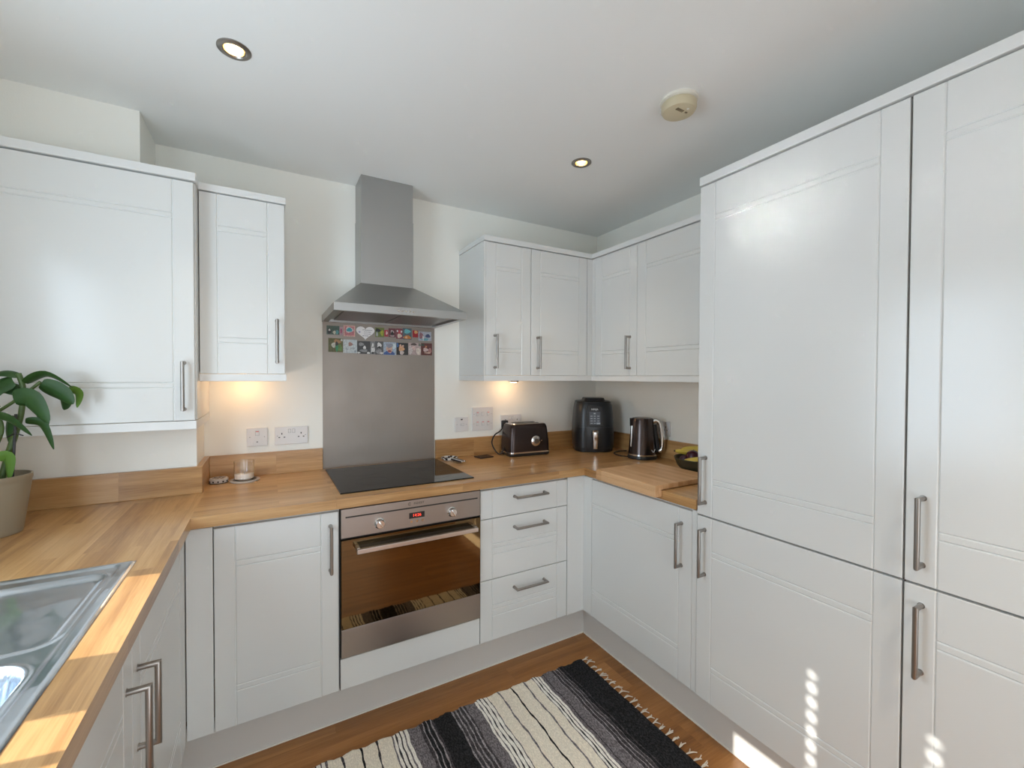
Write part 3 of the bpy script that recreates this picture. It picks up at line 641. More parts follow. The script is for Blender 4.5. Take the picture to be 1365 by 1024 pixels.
# handle: flat bar with two end brackets, sagging forward
hb = B(0.054, 0.562, OF-0.056, OF-0.040, 0.713, 0.731, bev=0.002)
for xx in (0.0545, 0.5485): box(hb, xx, xx+0.013, OF-0.045, OF-0.0042, 0.716, 0.733, bev=0.002)
obj('door_handle', hb, simple('oven_handle_steel', (0.62, 0.56, 0.52), 0.3, metal=1), dr, 'long flat steel bar handle', world=True)
for xx, lab in ((0.149, 'left control knob'), (0.458, 'right control knob')):
    M4 = Matrix.Translation((xx, OF, 0.803)) @ Matrix.Rotation(R(90), 4, 'X')
    kb = lathe(bmesh.new(), [(0, 0.0), (0.0215, 0.0), (0.0215, 0.004), (0.018, 0.006), (0.017, 0.021), (0.0155, 0.023), (0, 0.023)], n=28, M4=M4)
    b2 = B(-0.0035, 0.0035, -0.016, 0.016, 0.0225, 0.0275, bev=0.001); bmesh.ops.transform(b2, matrix=M4 @ Matrix.Rotation(R(25), 4, 'Z'), verts=b2.verts); merge(kb, b2)
    obj('knob', kb, M['chrome'], ov, lab, smooth=40, world=True)
dp = obj('display', B(0.270, 0.336, OF-0.0008, OF+0.001, 0.800, 0.824, bev=0.0003), M['black'], ov, world=True)
text_obj('display_digits', '14:26', 0.017, emit('red_digits', (1, 0.06, 0.03), 1.2), dp, Vector((0.303, OF-0.001, 0.812)) - rootloc(ov), RX, 0.0002, 'red clock digits')
for k in range(3):
    obj('push_button', lathe(bmesh.new(), [(0, 0), (0.005, 0), (0.005, 0.003), (0, 0.003)], n=14, M4=Matrix.Translation((0.279+0.024*k, OF, 0.788)) @ Matrix.Rotation(R(90), 4, 'X')), M['chrome'], ov, smooth=40, world=True)
text_obj('brand_lettering', 'INDESIT', 0.0125, M['gap'], ov, Vector((0.312, OF-0.0002, 0.862)) - rootloc(ov), RX, 0.0002)
bm = tube(bmesh.new(), [(0.272+0.006*math.cos(a*R(36)+0.6), OF-0.0004, 0.862+0.006*math.sin(a*R(36)+0.6)) for a in range(9)], 0.0007, 6); box(bm, 0.2714, 0.2726, OF-0.0006, OF, 0.858, 0.866)
obj('brand_logo', bm, M['gap'], ov, world=True)

# ------------------------------------------------------------------ hob
hb_ = thing('hob', 'black glass ceramic hob set in the oak worktop', 'hob', (0.3, -0.3, WT))
obj('glass_top', B(0.0095, 0.5925, -0.5531, -0.040, WT, WT+0.005, bev=0.0015), M['hob'], hb_, world=True)
ringm = simple('hob_print', (0.035, 0.035, 0.037), 0.25)
for x, y, r in ((0.155, -0.185, 0.09), (0.445, -0.175, 0.072), (0.165, -0.40, 0.072), (0.44, -0.40, 0.095)):
    obj('cooking_zone', tube(bmesh.new(), [(x+r*math.cos(a*R(10)), y+r*math.sin(a*R(10)), WT+0.0048) for a in range(37)], 0.0005, 6, caps=False), ringm, hb_, world=True)

# ------------------------------------------------------------------ sink
sk = thing('sink', 'stainless steel inset sink with drainer, sunlit in front of the window', 'sink', ((SX0+SX1)/2, (SY0+SY1)/2, WT))
def sdrr(x, y, x0, x1, y0, y1, r):
    cx, cy = (x0+x1)/2, (y0+y1)/2; dx, dy = abs(x-cx)-(x1-x0)/2+r, abs(y-cy)-(y1-y0)/2+r
    return math.hypot(max(dx, 0), max(dy, 0))+min(max(dx, dy), 0)-r
def sstep(t): t = max(0, min(1, t)); return t*t*(3-2*t)
def sinkz(x, y):
    z = 0.004*sstep((-sdrr(x, y, SX0, SX1, SY0, SY1, 0.012))/0.006)
    z -= 0.0035*sstep((-sdrr(x, y, SX0+0.022, SX1-0.022, SY0+0.018, SY1-0.018, 0.02))/0.008)
    z -= 0.0075*sstep((-sdrr(x, y, SX0+0.12, SX1-0.038, -1.33, SY1-0.060, 0.035)+0.0)/0.016)
    z += 0.0022*sstep(1-abs(sdrr(x, y, SX0+0.12, SX1-0.038, -1.33, SY1-0.060, 0.035)-0.005)/0.006)
    z -= 0.150*sstep((-sdrr(x, y, SX0+0.12, SX1-0.040, -1.80, -1.375, 0.06))/0.030)
    z += 0.002*sstep(1-abs(sdrr(x, y, SX0+0.12, SX1-0.040, -1.80, -1.375, 0.06)-0.004)/0.006)
    return z
bm = bmesh.new()
xs = [SX0+(SX1-SX0)*i/150 for i in range(151)]; ys_ = [SY0+(SY1-SY0)*j/270 for j in range(271)]
Gd = [[bm.verts.new((x, y, WT+0.0006+sinkz(x, y))) for y in ys_] for x in xs]
for i in range(150):
    for j in range(270): bm.faces.new((Gd[i][j], Gd[i+1][j], Gd[i+1][j+1], Gd[i][j+1]))
obj('basin', bm, M['sink'], sk, smooth=60, world=True)
obj('waste', lathe(bmesh.new(), [(0, 0.002), (0.03, 0.002), (0.043, 0.004), (0.045, 0.0)], -0.74, -1.59, WT-0.149, n=24), M['chrome'], sk, smooth=40, world=True)
tp = thing('kitchen_tap', 'chrome mixer tap at the back of the sink, outside the picture', 'tap', (-1.0, -1.54, WT+0.005))
obj('spout', tube(bmesh.new(), smooth_pts([(0, 0, 0), (0, 0, 0.22), (0.03, 0, 0.29), (0.10, 0, 0.30), (0.16, 0, 0.26), (0.17, 0, 0.20)], 5), 0.011, 12), M['chrome'], tp, smooth=50)
obj('base', lathe(bmesh.new(), [(0, 0), (0.026, 0), (0.024, 0.05), (0.015, 0.06), (0, 0.06)], n=20), M['chrome'], tp, smooth=40)
obj('lever', tube(bmesh.new(), [(0, 0.02, 0.04), (0, 0.07, 0.07)], 0.006, 10), M['chrome'], tp, smooth=40)

# ------------------------------------------------------------------ sockets and switches
def plate_thing(name, label, cx, cz, w_, h_, wall='back', cy=0.0):
    if wall == 'back': t = thing(name, label, 'socket' if 'socket' in name else 'switch', (cx, 0.0, cz))
    else: t = thing(name, label, 'socket' if 'socket' in name else 'switch', (XR_, cy, cz), R(-90))
    obj('face_plate', B(-w_/2, w_/2, -0.009, 0, -h_/2, h_/2, bev=0.0025), M['switch'], t); return t
def rocker(t, u, v, w_=0.011, h_=0.018, red=False):
    r_ = obj('rocker', B(u-w_/2, u+w_/2, -0.0125, -0.0085, v-h_/2, v+h_/2, bev=0.0015), M['switch'], t)
    if red: obj('red_flag', B(u-w_/2+0.001, u+w_/2-0.001, -0.0129, -0.0124, v+h_/2-0.004, v+h_/2-0.001), M['red'], r_)
    g = obj('rocker_surround', B(u-w_/2-0.0012, u+w_/2+0.0012, -0.0094, -0.0089, v-h_/2-0.0012, v+h_/2+0.0012), simple('grey_line', (0.35, 0.34, 0.33), 0.5) if 'gl' not in M else M['gl'], t)
def screw(t, u, v): obj('screw', lathe(bmesh.new(), [(0, 0), (0.0022, 0), (0.0022, 0.0006), (0, 0.0006)], n=10, M4=Matrix.Translation((u, -0.009, v)) @ Matrix.Rotation(R(90), 4, 'X')), M['gl'], t)
def outlet(t, u, v):
    bm = B(u-0.0022, u+0.0022, -0.0094, -0.0088, v+0.004, v+0.012)
    for s in (-1, 1): box(bm, u+s*0.011-0.0036, u+s*0.011+0.0036, -0.0094, -0.0088, v-0.0115, v-0.0072)
    obj('socket_holes', bm, M['black'], t)
M['gl'] = simple('grey_outline', (0.33, 0.32, 0.31), 0.5)
t = plate_thing('fused_switch', 'white fused switch with red neon above the candle', -0.2835, 1.104, 0.086, 0.086)
rocker(t, 0, 0.018, 0.014, 0.020, True); screw(t, -0.030, 0.0); screw(t, 0.030, 0.0); obj('fuse_holder', B(-0.016, 0.016, -0.0105, -0.0088, -0.034, -0.012, bev=0.001), M['switch'], t); obj('neon', B(-0.003, 0.003, -0.0110, -0.0100, -0.025, -0.021), M['black'], t)
t = plate_thing('double_socket', 'white double socket on the wall left of the splashback', -0.1385, 1.103, 0.146, 0.086)
for s in (-1, 1): outlet(t, s*0.042, 0.002); rocker(t, s*0.009, 0.022, 0.010, 0.017)
screw(t, -0.061, 0); screw(t, 0.061, 0)
t = plate_thing('fused_switch', 'small white square switch right of the splashback', 0.760, 1.110, 0.084, 0.086)
screw(t, -0.030, 0); screw(t, 0.030, 0); obj('indicator', B(-0.006, 0.006, -0.0096, -0.0088, 0.026, 0.033), M['black'], t); rocker(t, 0.004, -0.002, 0.020, 0.010)
t = plate_thing('grid_switch', 'white six-gang grid switch between the small switch and the toaster socket', 0.8985, 1.138, 0.140, 0.142)
for i in range(3):
    for j in range(2): rocker(t, -0.036+0.036*i, -0.028+0.058*j, 0.014, 0.022, not (i == 1 and j == 1))
for s in (-1, 1):
    for j in (-1, 1): screw(t, s*0.058, j*0.029)
t = plate_thing('double_socket', 'white double socket half hidden behind the toaster', 1.098, 1.113, 0.146, 0.086)
for s in (-1, 1): outlet(t, s*0.042, 0.002); rocker(t, s*0.009, 0.022, 0.010, 0.017)
t = plate_thing('double_socket', 'white double socket on the right wall behind the kettle', 0, 1.092, 0.146, 0.086, 'right', -0.585)
outlet(t, 0.042, 0.002); rocker(t, 0.009, 0.022, 0.010, 0.017); screw(t, 0.061, 0)

# ------------------------------------------------------------------ under-cabinet lights
def puck(label, x, y, dz):
    t = thing('cabinet_light', label, 'light', (x, y, ZUB), group='lights under the wall cabinets')
    obj('housing', lathe(bmesh.new(), [(0, -0.0005), (0.034, -0.0005), (0.034, -dz+0.006), (0.030, -dz), (0.026, -dz), (0.026, -dz+0.004)], n=28), M['chrome'], t, smooth=40)
    obj('diffuser', lathe(bmesh.new(), [(0.026, -dz+0.004), (0.018, -dz-0.003), (0, -dz-0.006)], n=28), emit('warm_diffuser', (1.0, 0.70, 0.42), 5), t, smooth=60)
    d = bpy.data.lights.new('cabinet_light_glow', 'POINT'); d.energy = 0.35; d.color = (1.0, 0.62, 0.32); d.shadow_soft_size = 0.02
    o = bpy.data.objects.new('cabinet_light_glow', d); COL.objects.link(o); o.location = (0, 0, -dz-0.022); o.parent = t
puck('round warm light under the narrow cabinet left of the hood', -0.325, -0.105, 0.026)
puck('round warm light under the wall cabinets above the toaster', 1.058, -0.105, 0.040)

# ------------------------------------------------------------------ ceiling lights, smoke alarm
def downlight(x, y, label, en):
    t = thing('downlight', label, 'light', (x, y, CEIL), group='recessed ceiling downlights')
    obj('trim_ring', lathe(bmesh.new(), [(0.0455, 0.0), (0.0455, -0.0025), (0.040, -0.006), (0.031, -0.006), (0.0275, -0.002), (0.0275, 0.012)], n=40), M['handle'], t, smooth=40)
    obj('reflector_cup', lathe(bmesh.new(), [(0.0275, 0.004), (0.0255, 0.034)], n=40), M['lampcup'], t, smooth=40)
    obj('lamp', lathe(bmesh.new(), [(0.0255, 0.034), (0, 0.036)], n=40), M['lampglow'], t, smooth=40)
    d = bpy.data.lights.new('downlight_beam', 'SPOT'); d.energy = en; d.spot_size = R(84); d.spot_blend = 0.8; d.color = (1.0, 0.87, 0.70); d.shadow_soft_size = 0.02
    o = bpy.data.objects.new('downlight_beam', d); COL.objects.link(o); o.location = (0, 0, 0.0); o.parent = t
downlight(*LT[0], 'round recessed ceiling light near the top left', 7)
downlight(*LT[1], 'small round recessed ceiling light near the wall cabinets', 7)
downlight(-0.32, -2.75, 'added unseen ceiling light behind the camera on the sink side', 48)  # added lamp, warm fill for the floor and low cabinets
downlight(0.75, -2.75, 'added unseen ceiling light behind the camera on the cupboard side', 48)  # second added fill lamp, also out of view
sm = thing('smoke_alarm', 'round yellowed smoke alarm on the ceiling', 'smoke alarm', (1.046, -1.311, CEIL))
obj('base', lathe(bmesh.new(), [(0, 0), (0.064, 0), (0.064, -0.008), (0.058, -0.012), (0, -0.012)], n=40), M['smoketop'], sm, smooth=40)
obj('cover', lathe(bmesh.new(), [(0.056, -0.012), (0.060, -0.016), (0.060, -0.034), (0.055, -0.043), (0.045, -0.046), (0, -0.047)], n=40), M['smoke'], sm, smooth=40)
bm = bmesh.new()
for k in range(5): box(bm, -0.030+0.007*k, -0.026+0.007*k, -0.022, -0.010, -0.0478, -0.0462)
box(bm, 0.012, 0.022, -0.020, -0.014, -0.0478, -0.0462)
obj('vents', bm, simple('brown_vents', (0.14, 0.10, 0.05), 0.5), sm)
obj('indicator', lathe(bmesh.new(), [(0, -0.0485), (0.004, -0.048), (0.005, -0.046)], 0.006, -0.034, n=12), M['smoketop'], sm)

# ------------------------------------------------------------------ toaster
ts = thing('toaster', 'dark chrome two-slice toaster with a round dial', 'toaster', (1.134, -0.115, WT), R(-4))
def rrect(hx, hy, r, n=6):
    pts = []
    for (sx, sy, a0) in ((1, 1, 0), (-1, 1, 90), (-1, -1, 180), (1, -1, 270)):
        for k in range(n+1):
            a = R(a0+90*k/n); pts.append((sx*(hx-r)+r*math.cos(a), sy*(hy-r)+r*math.sin(a)))
    return pts
def loft(bm, secs, mi=0, cap0=True, cap1=True):
    rings = [[bm.verts.new((x, y, z)) for x, y in pts] for pts, z in secs]
    n = len(rings[0])
    for a, b in zip(rings, rings[1:]):
        for i in range(n):
            f = bm.faces.new((a[i], a[(i+1) % n], b[(i+1) % n], b[i])); f.material_index = mi
    if cap0: f = bm.faces.new(rings[0][::-1]); f.material_index = mi
    if cap1: f = bm.faces.new(rings[-1]); f.material_index = mi
    return bm
M['darksteel'] = simple('black_stainless', (0.065, 0.048, 0.045), 0.25, metal=0.75)
tx, ty = 0.134, 0.080
obj('body', loft(bmesh.new(), [(rrect(tx, ty, 0.025), 0.026), (rrect(tx-0.002, ty-0.002, 0.025), 0.09), (rrect(tx-0.009, ty-0.010, 0.026), 0.165), (rrect(tx-0.014, ty-0.015, 0.026), 0.182), (rrect(tx-0.020, ty-0.022, 0.022), 0.188)]), M['darksteel'], ts, smooth=35)
obj('base', loft(bmesh.new(), [(rrect(tx-0.002, ty-0.002, 0.025), 0.0), (rrect(tx+0.001, ty+0.001, 0.025), 0.006), (rrect(tx+0.001, ty+0.001, 0.025), 0.018)]), M['black'], ts, smooth=35)
obj('chrome_band', loft(bmesh.new(), [(rrect(tx+0.002, ty+0.002, 0.025), 0.018), (rrect(tx+0.002, ty+0.002, 0.025), 0.026)]), M['chrome'], ts, smooth=35)
obj('top_plate', loft(bmesh.new(), [(rrect(tx-0.021, ty-0.023, 0.020), 0.188), (rrect(tx-0.024, ty-0.026, 0.020), 0.191)]), M['chrome'], ts, smooth=35)
for s in (-1, 1): obj('slot', B(-0.075, 0.075, s*0.026-0.013, s*0.026+0.013, 0.1905, 0.1925, bev=0.001), M['black'], ts)
dl = obj('dial', lathe(bmesh.new(), [(0, -0.004), (0.031, -0.004), (0.031, 0.006), (0.026, 0.009), (0, 0.009)], n=32, M4=Matrix.Translation((0.032, -ty+0.003, 0.088)) @ Matrix.Rotation(R(90), 4, 'X')), M['chrome'], ts, smooth=40)
obj('dial_knob', lathe(bmesh.new(), [(0, 0.008), (0.017, 0.008), (0.016, 0.020), (0, 0.021)], n=24, M4=Matrix.Translation((0.032, -ty+0.003, 0.088)) @ Matrix.Rotation(R(90), 4, 'X')), simple('grey_knob', (0.3, 0.29, 0.28), 0.3, metal=1), dl, smooth=40)
obj('button', lathe(bmesh.new(), [(0, 0), (0.004, 0), (0.004, 0.004), (0, 0.004)], n=12, M4=Matrix.Translation((0.072, -ty+0.003, 0.088)) @ Matrix.Rotation(R(90), 4, 'X')), M['chrome'], ts)
obj('power_cord', tube(bmesh.new(), smooth_pts([(-0.125, 0.02, 0.05), (-0.16, 0.0, 0.012), (-0.185, 0.01, 0.02), (-0.20, 0.045, 0.07), (-0.175, 0.065, 0.115), (-0.128, 0.088, 0.135), (-0.09, 0.10, 0.17)], 8), 0.0042, 10), M['black'], ts, smooth=60)
obj('plug', B(-0.115, -0.072, 0.082, 0.105, 0.150, 0.200, bev=0.006), M['black'], ts, smooth=40)

# ------------------------------------------------------------------ air fryer
af = thing('air_fryer', 'black air fryer with a chrome drawer handle in the corner', 'air fryer', (1.603, -0.190, WT), R(-30))
M['afgrey'] = simple('dark_grey_plastic', (0.020, 0.022, 0.025), 0.30)
hx = 0.125
def sec(s, k=1.0, r=0.075): return rrect(hx*s, hx*s*k, r*s)
obj('body', loft(bmesh.new(), [(sec(0.95), 0.012), (sec(1.0), 0.03), (sec(1.02), 0.09), (sec(1.0), 0.155), (sec(0.965), 0.225), (sec(0.915), 0.280), (sec(0.86), 0.294)]), M['afgrey'], af, smooth=35)
obj('base', loft(bmesh.new(), [(sec(0.90), 0.0), (sec(0.96), 0.004), (sec(0.97), 0.020)]), M['black'], af, smooth=35)
obj('lid', loft(bmesh.new(), [(sec(0.88), 0.2935), (sec(0.87), 0.300), (sec(0.80), 0.304)]), M['black'], af, smooth=35)
obj('lid_cap', loft(bmesh.new(), [([(x, y-0.02) for x, y in rrect(0.068, 0.075, 0.02)], 0.302), ([(x, y-0.02) for x, y in rrect(0.060, 0.066, 0.018)], 0.322)]), M['black'], af, smooth=35)
obj('drawer', loft(bmesh.new(), [([(x, y-0.003) for x, y in sec(1.004)], 0.030), ([(x, y-0.003) for x, y in sec(1.024)], 0.09), ([(x, y-0.003) for x, y in sec(1.005)], 0.150)]), simple('drawer_black', (0.013, 0.014, 0.016), 0.28), af, smooth=35)
T4 = Matrix.Translation((-0.008, -hx*0.965, 0.215)) @ Matrix.Rotation(R(-9), 4, 'X')
bm = loft(bmesh.new(), [(rrect(0.047, 0.062, 0.014), 0.0), (rrect(0.047, 0.062, 0.014), 0.018)]); bmesh.ops.transform(bm, matrix=T4 @ Matrix.Rotation(R(90), 4, 'X') @ Matrix.Translation((0, 0, -0.008)), verts=bm.verts)
cpn = obj('control_panel', bm, M['black'], af, smooth=35)
bm = B(-0.034, 0.034, -0.0108, -0.0102, -0.050, 0.026); bmesh.ops.transform(bm, matrix=T4, verts=bm.verts)
obj('touch_pad', bm, simple('grey_touch', (0.08, 0.09, 0.11), 0.3), cpn)
bm = bmesh.new()
for i in range(3):
    for j in range(5):
        if j == 4 and i != 1: continue
        box(bm, -0.028+0.021*i, -0.014+0.021*i-0.002*(i == 1), -0.0113, -0.0108, -0.044+0.014*j, -0.040+0.014*j+(0.003 if j == 4 else 0))
box(bm, 0.010, 0.032, -0.0114, -0.0108, -0.047, -0.038)
bmesh.ops.transform(bm, matrix=T4, verts=bm.verts)
obj('touch_symbols', bm, simple('pale_print', (0.45, 0.48, 0.52), 0.4), cpn)
text_obj('brand_lettering', 'NINJA', 0.016, simple('white_print', (0.8, 0.8, 0.8), 0.4), cpn, (T4 @ Vector((0, -0.0106, 0.040))), (T4 @ Matrix.Rotation(R(90), 4, 'X')).to_3x3(), 0.0003)
obj('handle', loft(bmesh.new(), [([(x-0.008, y-hx-0.030) for x, y in rrect(0.014, 0.013, 0.008)], 0.028), ([(x-0.008, y-hx-0.034) for x, y in rrect(0.016, 0.013, 0.008)], 0.06), ([(x-0.008, y-hx-0.032) for x, y in rrect(0.018, 0.014, 0.008)], 0.125), ([(x-0.008, y-hx-0.020) for x, y in rrect(0.018, 0.014, 0.008)], 0.136)]), M['chrome'], af, smooth=40)
obj('handle_mount', B(-0.020, 0.004, -hx-0.030, -hx+0.01, 0.085, 0.125, bev=0.003), M['black'], af)

for o_ in af.children_recursive: o_.data.transform(Matrix.Diagonal((1, 1, 1.055, 1)))

# ------------------------------------------------------------------ kettle
kt = thing('kettle', 'dark bronze kettle with a looped chrome handle on its base', 'kettle', (1.668, -0.56, WT), R(-52))
M['kettle'] = simple('dark_bronze_steel', (0.075, 0.058, 0.055), 0.22, metal=0.8)
obj('power_base', lathe(bmesh.new(), [(0, 0), (0.083, 0), (0.085, 0.006), (0.080, 0.020), (0, 0.020)], n=40), M['black'], kt, smooth=40)
obj('body', lathe(bmesh.new(), [(0, 0.028), (0.079, 0.028), (0.078, 0.034), (0.072, 0.12), (0.063, 0.222), (0.060, 0.230), (0, 0.230)], n=48), M['kettle'], kt, smooth=40)
obj('chrome_band', lathe(bmesh.new(), [(0.078, 0.020), (0.0815, 0.021), (0.0815, 0.028), (0.078, 0.029)], n=48), M['chrome'], kt, smooth=40)
ld = obj('lid', lathe(bmesh.new(), [(0.059, 0.230), (0.058, 0.234), (0.045, 0.237), (0, 0.238)], n=40), M['kettle'], kt, smooth=40)
# handle towards +x (to the right as seen), spout towards -x
hp = smooth_pts([(0.050, 0, 0.205), (0.075, 0, 0.222), (0.098, 0, 0.205), (0.108, 0, 0.155), (0.113, 0, 0.095), (0.108, 0, 0.055), (0.092, 0, 0.045)], 6)
obj('handle', tube(bmesh.new(), hp, 0.0085, 12, flat=1.5), M['chrome'], kt, smooth=60)
obj('handle_inset', tube(bmesh.new(), smooth_pts([(0.066, 0, 0.20), (0.074, 0, 0.14), (0.084, 0, 0.07), (0.080, 0, 0.04)], 5), [0.013]*16, 10), M['black'], kt, smooth=60)
obj('spout', loft(bmesh.new(), [([(-0.056+0.016*math.cos(R(45*k)), 0.014*math.sin(R(45*k))) for k in range(8)], 0.185), ([(-0.055+0.018*math.cos(R(45*k)), 0.018*math.sin(R(45*k))) for k in range(8)], 0.231)]), M['kettle'], kt, smooth=50)
wg = Matrix.Rotation(R(220), 4, 'Z')
bm = tube(bmesh.new(), [(0.076, 0, 0.07), (0.070, 0, 0.19)], 0.006, 10); bmesh.ops.transform(bm, matrix=wg, verts=bm.verts)
obj('water_gauge', bm, M['chrome'], kt, smooth=60)
bm = tube(bmesh.new(), [(0.086*math.cos(R(a))*0.93, 0.086*math.sin(R(a))*0.93, 0.052+0.008*math.sin(R((a+28)*14))) for a in range(-44, -20, 3)], 0.0022, 6)
obj('logo_mark', bm, simple('white_mark', (0.8, 0.8, 0.8), 0.4), kt)
obj('power_cord', tube(bmesh.new(), smooth_pts([(-0.067, -0.037, 0.008), (-0.131, -0.005, 0.005), (-0.171, 0.057, 0.005), (-0.165, 0.129, 0.005), (-0.114, 0.178, 0.006)], 8), 0.004, 8), M['black'], kt, smooth=60)

# ------------------------------------------------------------------ chopping board, fruit
cb = thing('chopping_board', 'large bamboo chopping board hooked over the edge of the oak worktop', 'chopping board', (1.34, -0.96, WT))
bx0, bx1, by0, by1 = 1.146, 1.530, -1.128, -0.760
obj('board', B(bx0, bx1, by0, by1, WT+0.002, WT+0.024, bev=0.003), M['bamboo'], cb, world=True)
obj('front_lip', B(bx0, 1.187, by0, by1, WT-0.026, WT+0.003, bev=0.003), M['bamboo'], cb, world=True)
fb = thing('fruit_bowl', 'dark olive fruit bowl half hidden by the tall cupboard', 'bowl', (1.640, -0.975, WT))
obj('shell', lathe(bmesh.new(), [(0, 0.006), (0.06, 0.007), (0.085, 0.012), (0.108, 0.035), (0.122, 0.07), (0.126, 0.072), (0.128, 0.070), (0.112, 0.032), (0.088, 0.006), (0.07, 0.0), (0, 0.0)], n=44), simple('olive_glaze', (0.030, 0.032, 0.018), 0.35), fb, smooth=50)
M['banana'] = simple('banana_skin', (0.62, 0.45, 0.06), 0.45, vary=0.2, bscale=25)
def banana(pts, label):
    P = smooth_pts(pts, 5); n = len(P)
    rr = [0.005 if i == 0 else (0.006+0.012*math.sin(math.pi*min(1, max(0, (i-0.5)/(n-1)))) ** 0.6) for i in range(n)]
    t = thing('banana', label, 'banana', pts[0], group='bananas in the bowl')
    o = obj('peel', tube(bmesh.new(), P, rr, 7), M['banana'], t, smooth=50, world=True)
    obj('stem', tube(bmesh.new(), [P[0]+(P[0]-P[1])*1.2, P[0]], 0.0045, 7), simple('banana_stem', (0.10, 0.06, 0.02), 0.6), t, world=True)
bz = WT
banana([(1.600, -0.852, bz+0.090), (1.635, -0.885, bz+0.087), (1.672, -0.930, bz+0.084), (1.695, -0.985, bz+0.075), (1.700, -1.04, bz+0.066)], 'yellow banana lying across the back rim of the bowl')
banana([(1.655, -0.845, bz+0.092), (1.690, -0.880, bz+0.096), (1.722, -0.935, bz+0.096), (1.728, -0.995, bz+0.088)], 'yellow banana resting behind the dark plum against the upstand')
banana([(1.545, -0.950, bz+0.060), (1.565, -0.995, bz+0.066), (1.600, -1.035, bz+0.070), (1.645, -1.055, bz+0.072)], 'yellow banana at the front of the bowl below the plum')
pm = thing('plum', 'dark purple plum on top of the fruit bowl', 'fruit', (1.618, -0.945, bz+0.036))
obj('skin', lathe(bmesh.new(), [(0, 0.0)]+[(0.036*math.sin(R(a)), 0.035-0.035*math.cos(R(a))) for a in range(15, 170, 15)]+[(0.004, 0.066), (0, 0.063)], n=24), simple('plum_skin', (0.045, 0.006, 0.016), 0.25), pm, smooth=60)
obj('stalk', tube(bmesh.new(), [(0, 0, 0.062), (0.003, 0, 0.074)], 0.0012, 6), M['seam'], pm)
pm = thing('plum', 'smaller dark plum beside the banana tips at the bowl rim', 'fruit', (1.592, -0.915, bz+0.026))
obj('skin', lathe(bmesh.new(), [(0, 0.0)]+[(0.026*math.sin(R(a)), 0.026-0.026*math.cos(R(a))) for a in range(15, 180, 15)]+[(0, 0.052)], n=24), simple('plum_skin_dull', (0.05, 0.012, 0.03), 0.4), pm, smooth=60)

# ------------------------------------------------------------------ small things on the worktop
sr = thing('spoon_rest', 'black and white striped spoon rest with a striped handle beside the hob', 'spoon rest', (0.655, -0.082, WT), R(-80))
mW, mK = simple('white_ceramic', (0.75, 0.74, 0.72), 0.25), simple('black_ceramic', (0.02, 0.02, 0.025), 0.25)
bm = bmesh.new(); nseg = 40
prof = [(0.0, 0.004), (0.012, 0.004), (0.024, 0.005), (0.034, 0.008), (0.043, 0.014), (0.046, 0.016), (0.047, 0.014), (0.040, 0.004), (0.030, 0.0), (0, 0.0)]
lathe(bm, prof, n=nseg)
for f in bm.faces:
    c_ = f.calc_center_median()
    if f.normal.z > -0.2 and c_.z > 0.003: f.material_index = int((c_.x+0.0505)/0.0135) % 2
bm.normal_update()
obj('dish', bm, [mW, mK], sr, smooth=50)
bm = bmesh.new()
for k in range(5): box(bm, 0.036, 0.140, -0.0175+0.0070*k, -0.0105+0.0070*k, 0.010-0.0015*abs(k-2)+0.002, 0.018-0.0015*abs(k-2), mi=1-k % 2)
obj('handle', bm, [mW, mK], sr)
cs = thing('coaster', 'small square black coaster lying beside the toaster cord', 'coaster', (0.862, -0.100, WT), R(8))
obj('mat', B(-0.046, 0.046, -0.036, 0.036, 0, 0.006, bev=0.002), simple('dark_coaster', (0.022, 0.010, 0.010), 0.45), cs)
# candle on slate
co = thing('round_coaster', 'round grey patterned coaster under the glass candle', 'coaster', (-0.330, -0.105, WT))
obj('plate', lathe(bmesh.new(), [(0, 0), (0.054, 0), (0.058, 0.004), (0.058, 0.007), (0.050, 0.008), (0, 0.008)], n=40), simple('pale_rim', (0.50, 0.46, 0.42), 0.4), co, smooth=40)
obj('pattern_disc', lathe(bmesh.new(), [(0, 0.0085), (0.046, 0.0085), (0.047, 0.0078)], n=40), simple('dark_pattern', (0.10, 0.09, 0.08), 0.4, vary=0.9, bscale=70), co)
cd = thing('candle_jar', 'clear glass candle jar with pale wax standing on the round coaster', 'candle', (-0.333, -0.105, WT+0.0088))
obj('glass', lathe(bmesh.new(), [(0, 0.0), (0.036, 0.0), (0.039, 0.004), (0.0395, 0.082), (0.0375, 0.082), (0.037, 0.006), (0.034, 0.003), (0, 0.003)], n=40), M['glass'], cd, smooth=40)
obj('wax', lathe(bmesh.new(), [(0, 0.0035), (0.035, 0.0035), (0.0365, 0.006), (0.0367, 0.028), (0.02, 0.0265), (0, 0.026)], n=40), simple('cream_wax', (0.80, 0.70, 0.60), 0.5), cd, smooth=60)
obj('wick', tube(bmesh.new(), [(0, 0, 0.025), (0.001, 0, 0.036)], 0.0009, 6), M['black'], cd)
tn = thing('round_tin', 'small round black and white patterned tin in the left corner', 'tin', (-0.4290, -0.085, WT))
bm = lathe(bmesh.new(), [(0, 0), (0.034, 0), (0.036, 0.002), (0.036, 0.017), (0.033, 0.021), (0, 0.021)], n=36)
obj('body', bm, simple('tin_cream', (0.55, 0.50, 0.46), 0.35), tn, smooth=40)
bm = bmesh.new()
for k in range(12):
    a = R(30*k); b2 = B(-0.003, 0.003, -0.0372, -0.0358, 0.006, 0.012); bmesh.ops.rotate(b2, cent=(0, 0, 0), matrix=Matrix.Rotation(a, 3, 'Z'), verts=b2.verts); merge(bm, b2)
for k in range(6):
    a = R(60*k+14); box(bm, 0.019*math.cos(a)-0.006, 0.019*math.cos(a)+0.006, 0.019*math.sin(a)-0.0035, 0.019*math.sin(a)+0.0035, 0.0205, 0.0218)
box(bm, -0.006, 0.006, -0.004, 0.004, 0.0205, 0.0218)
obj('spot_pattern', bm, M['black'], tn)
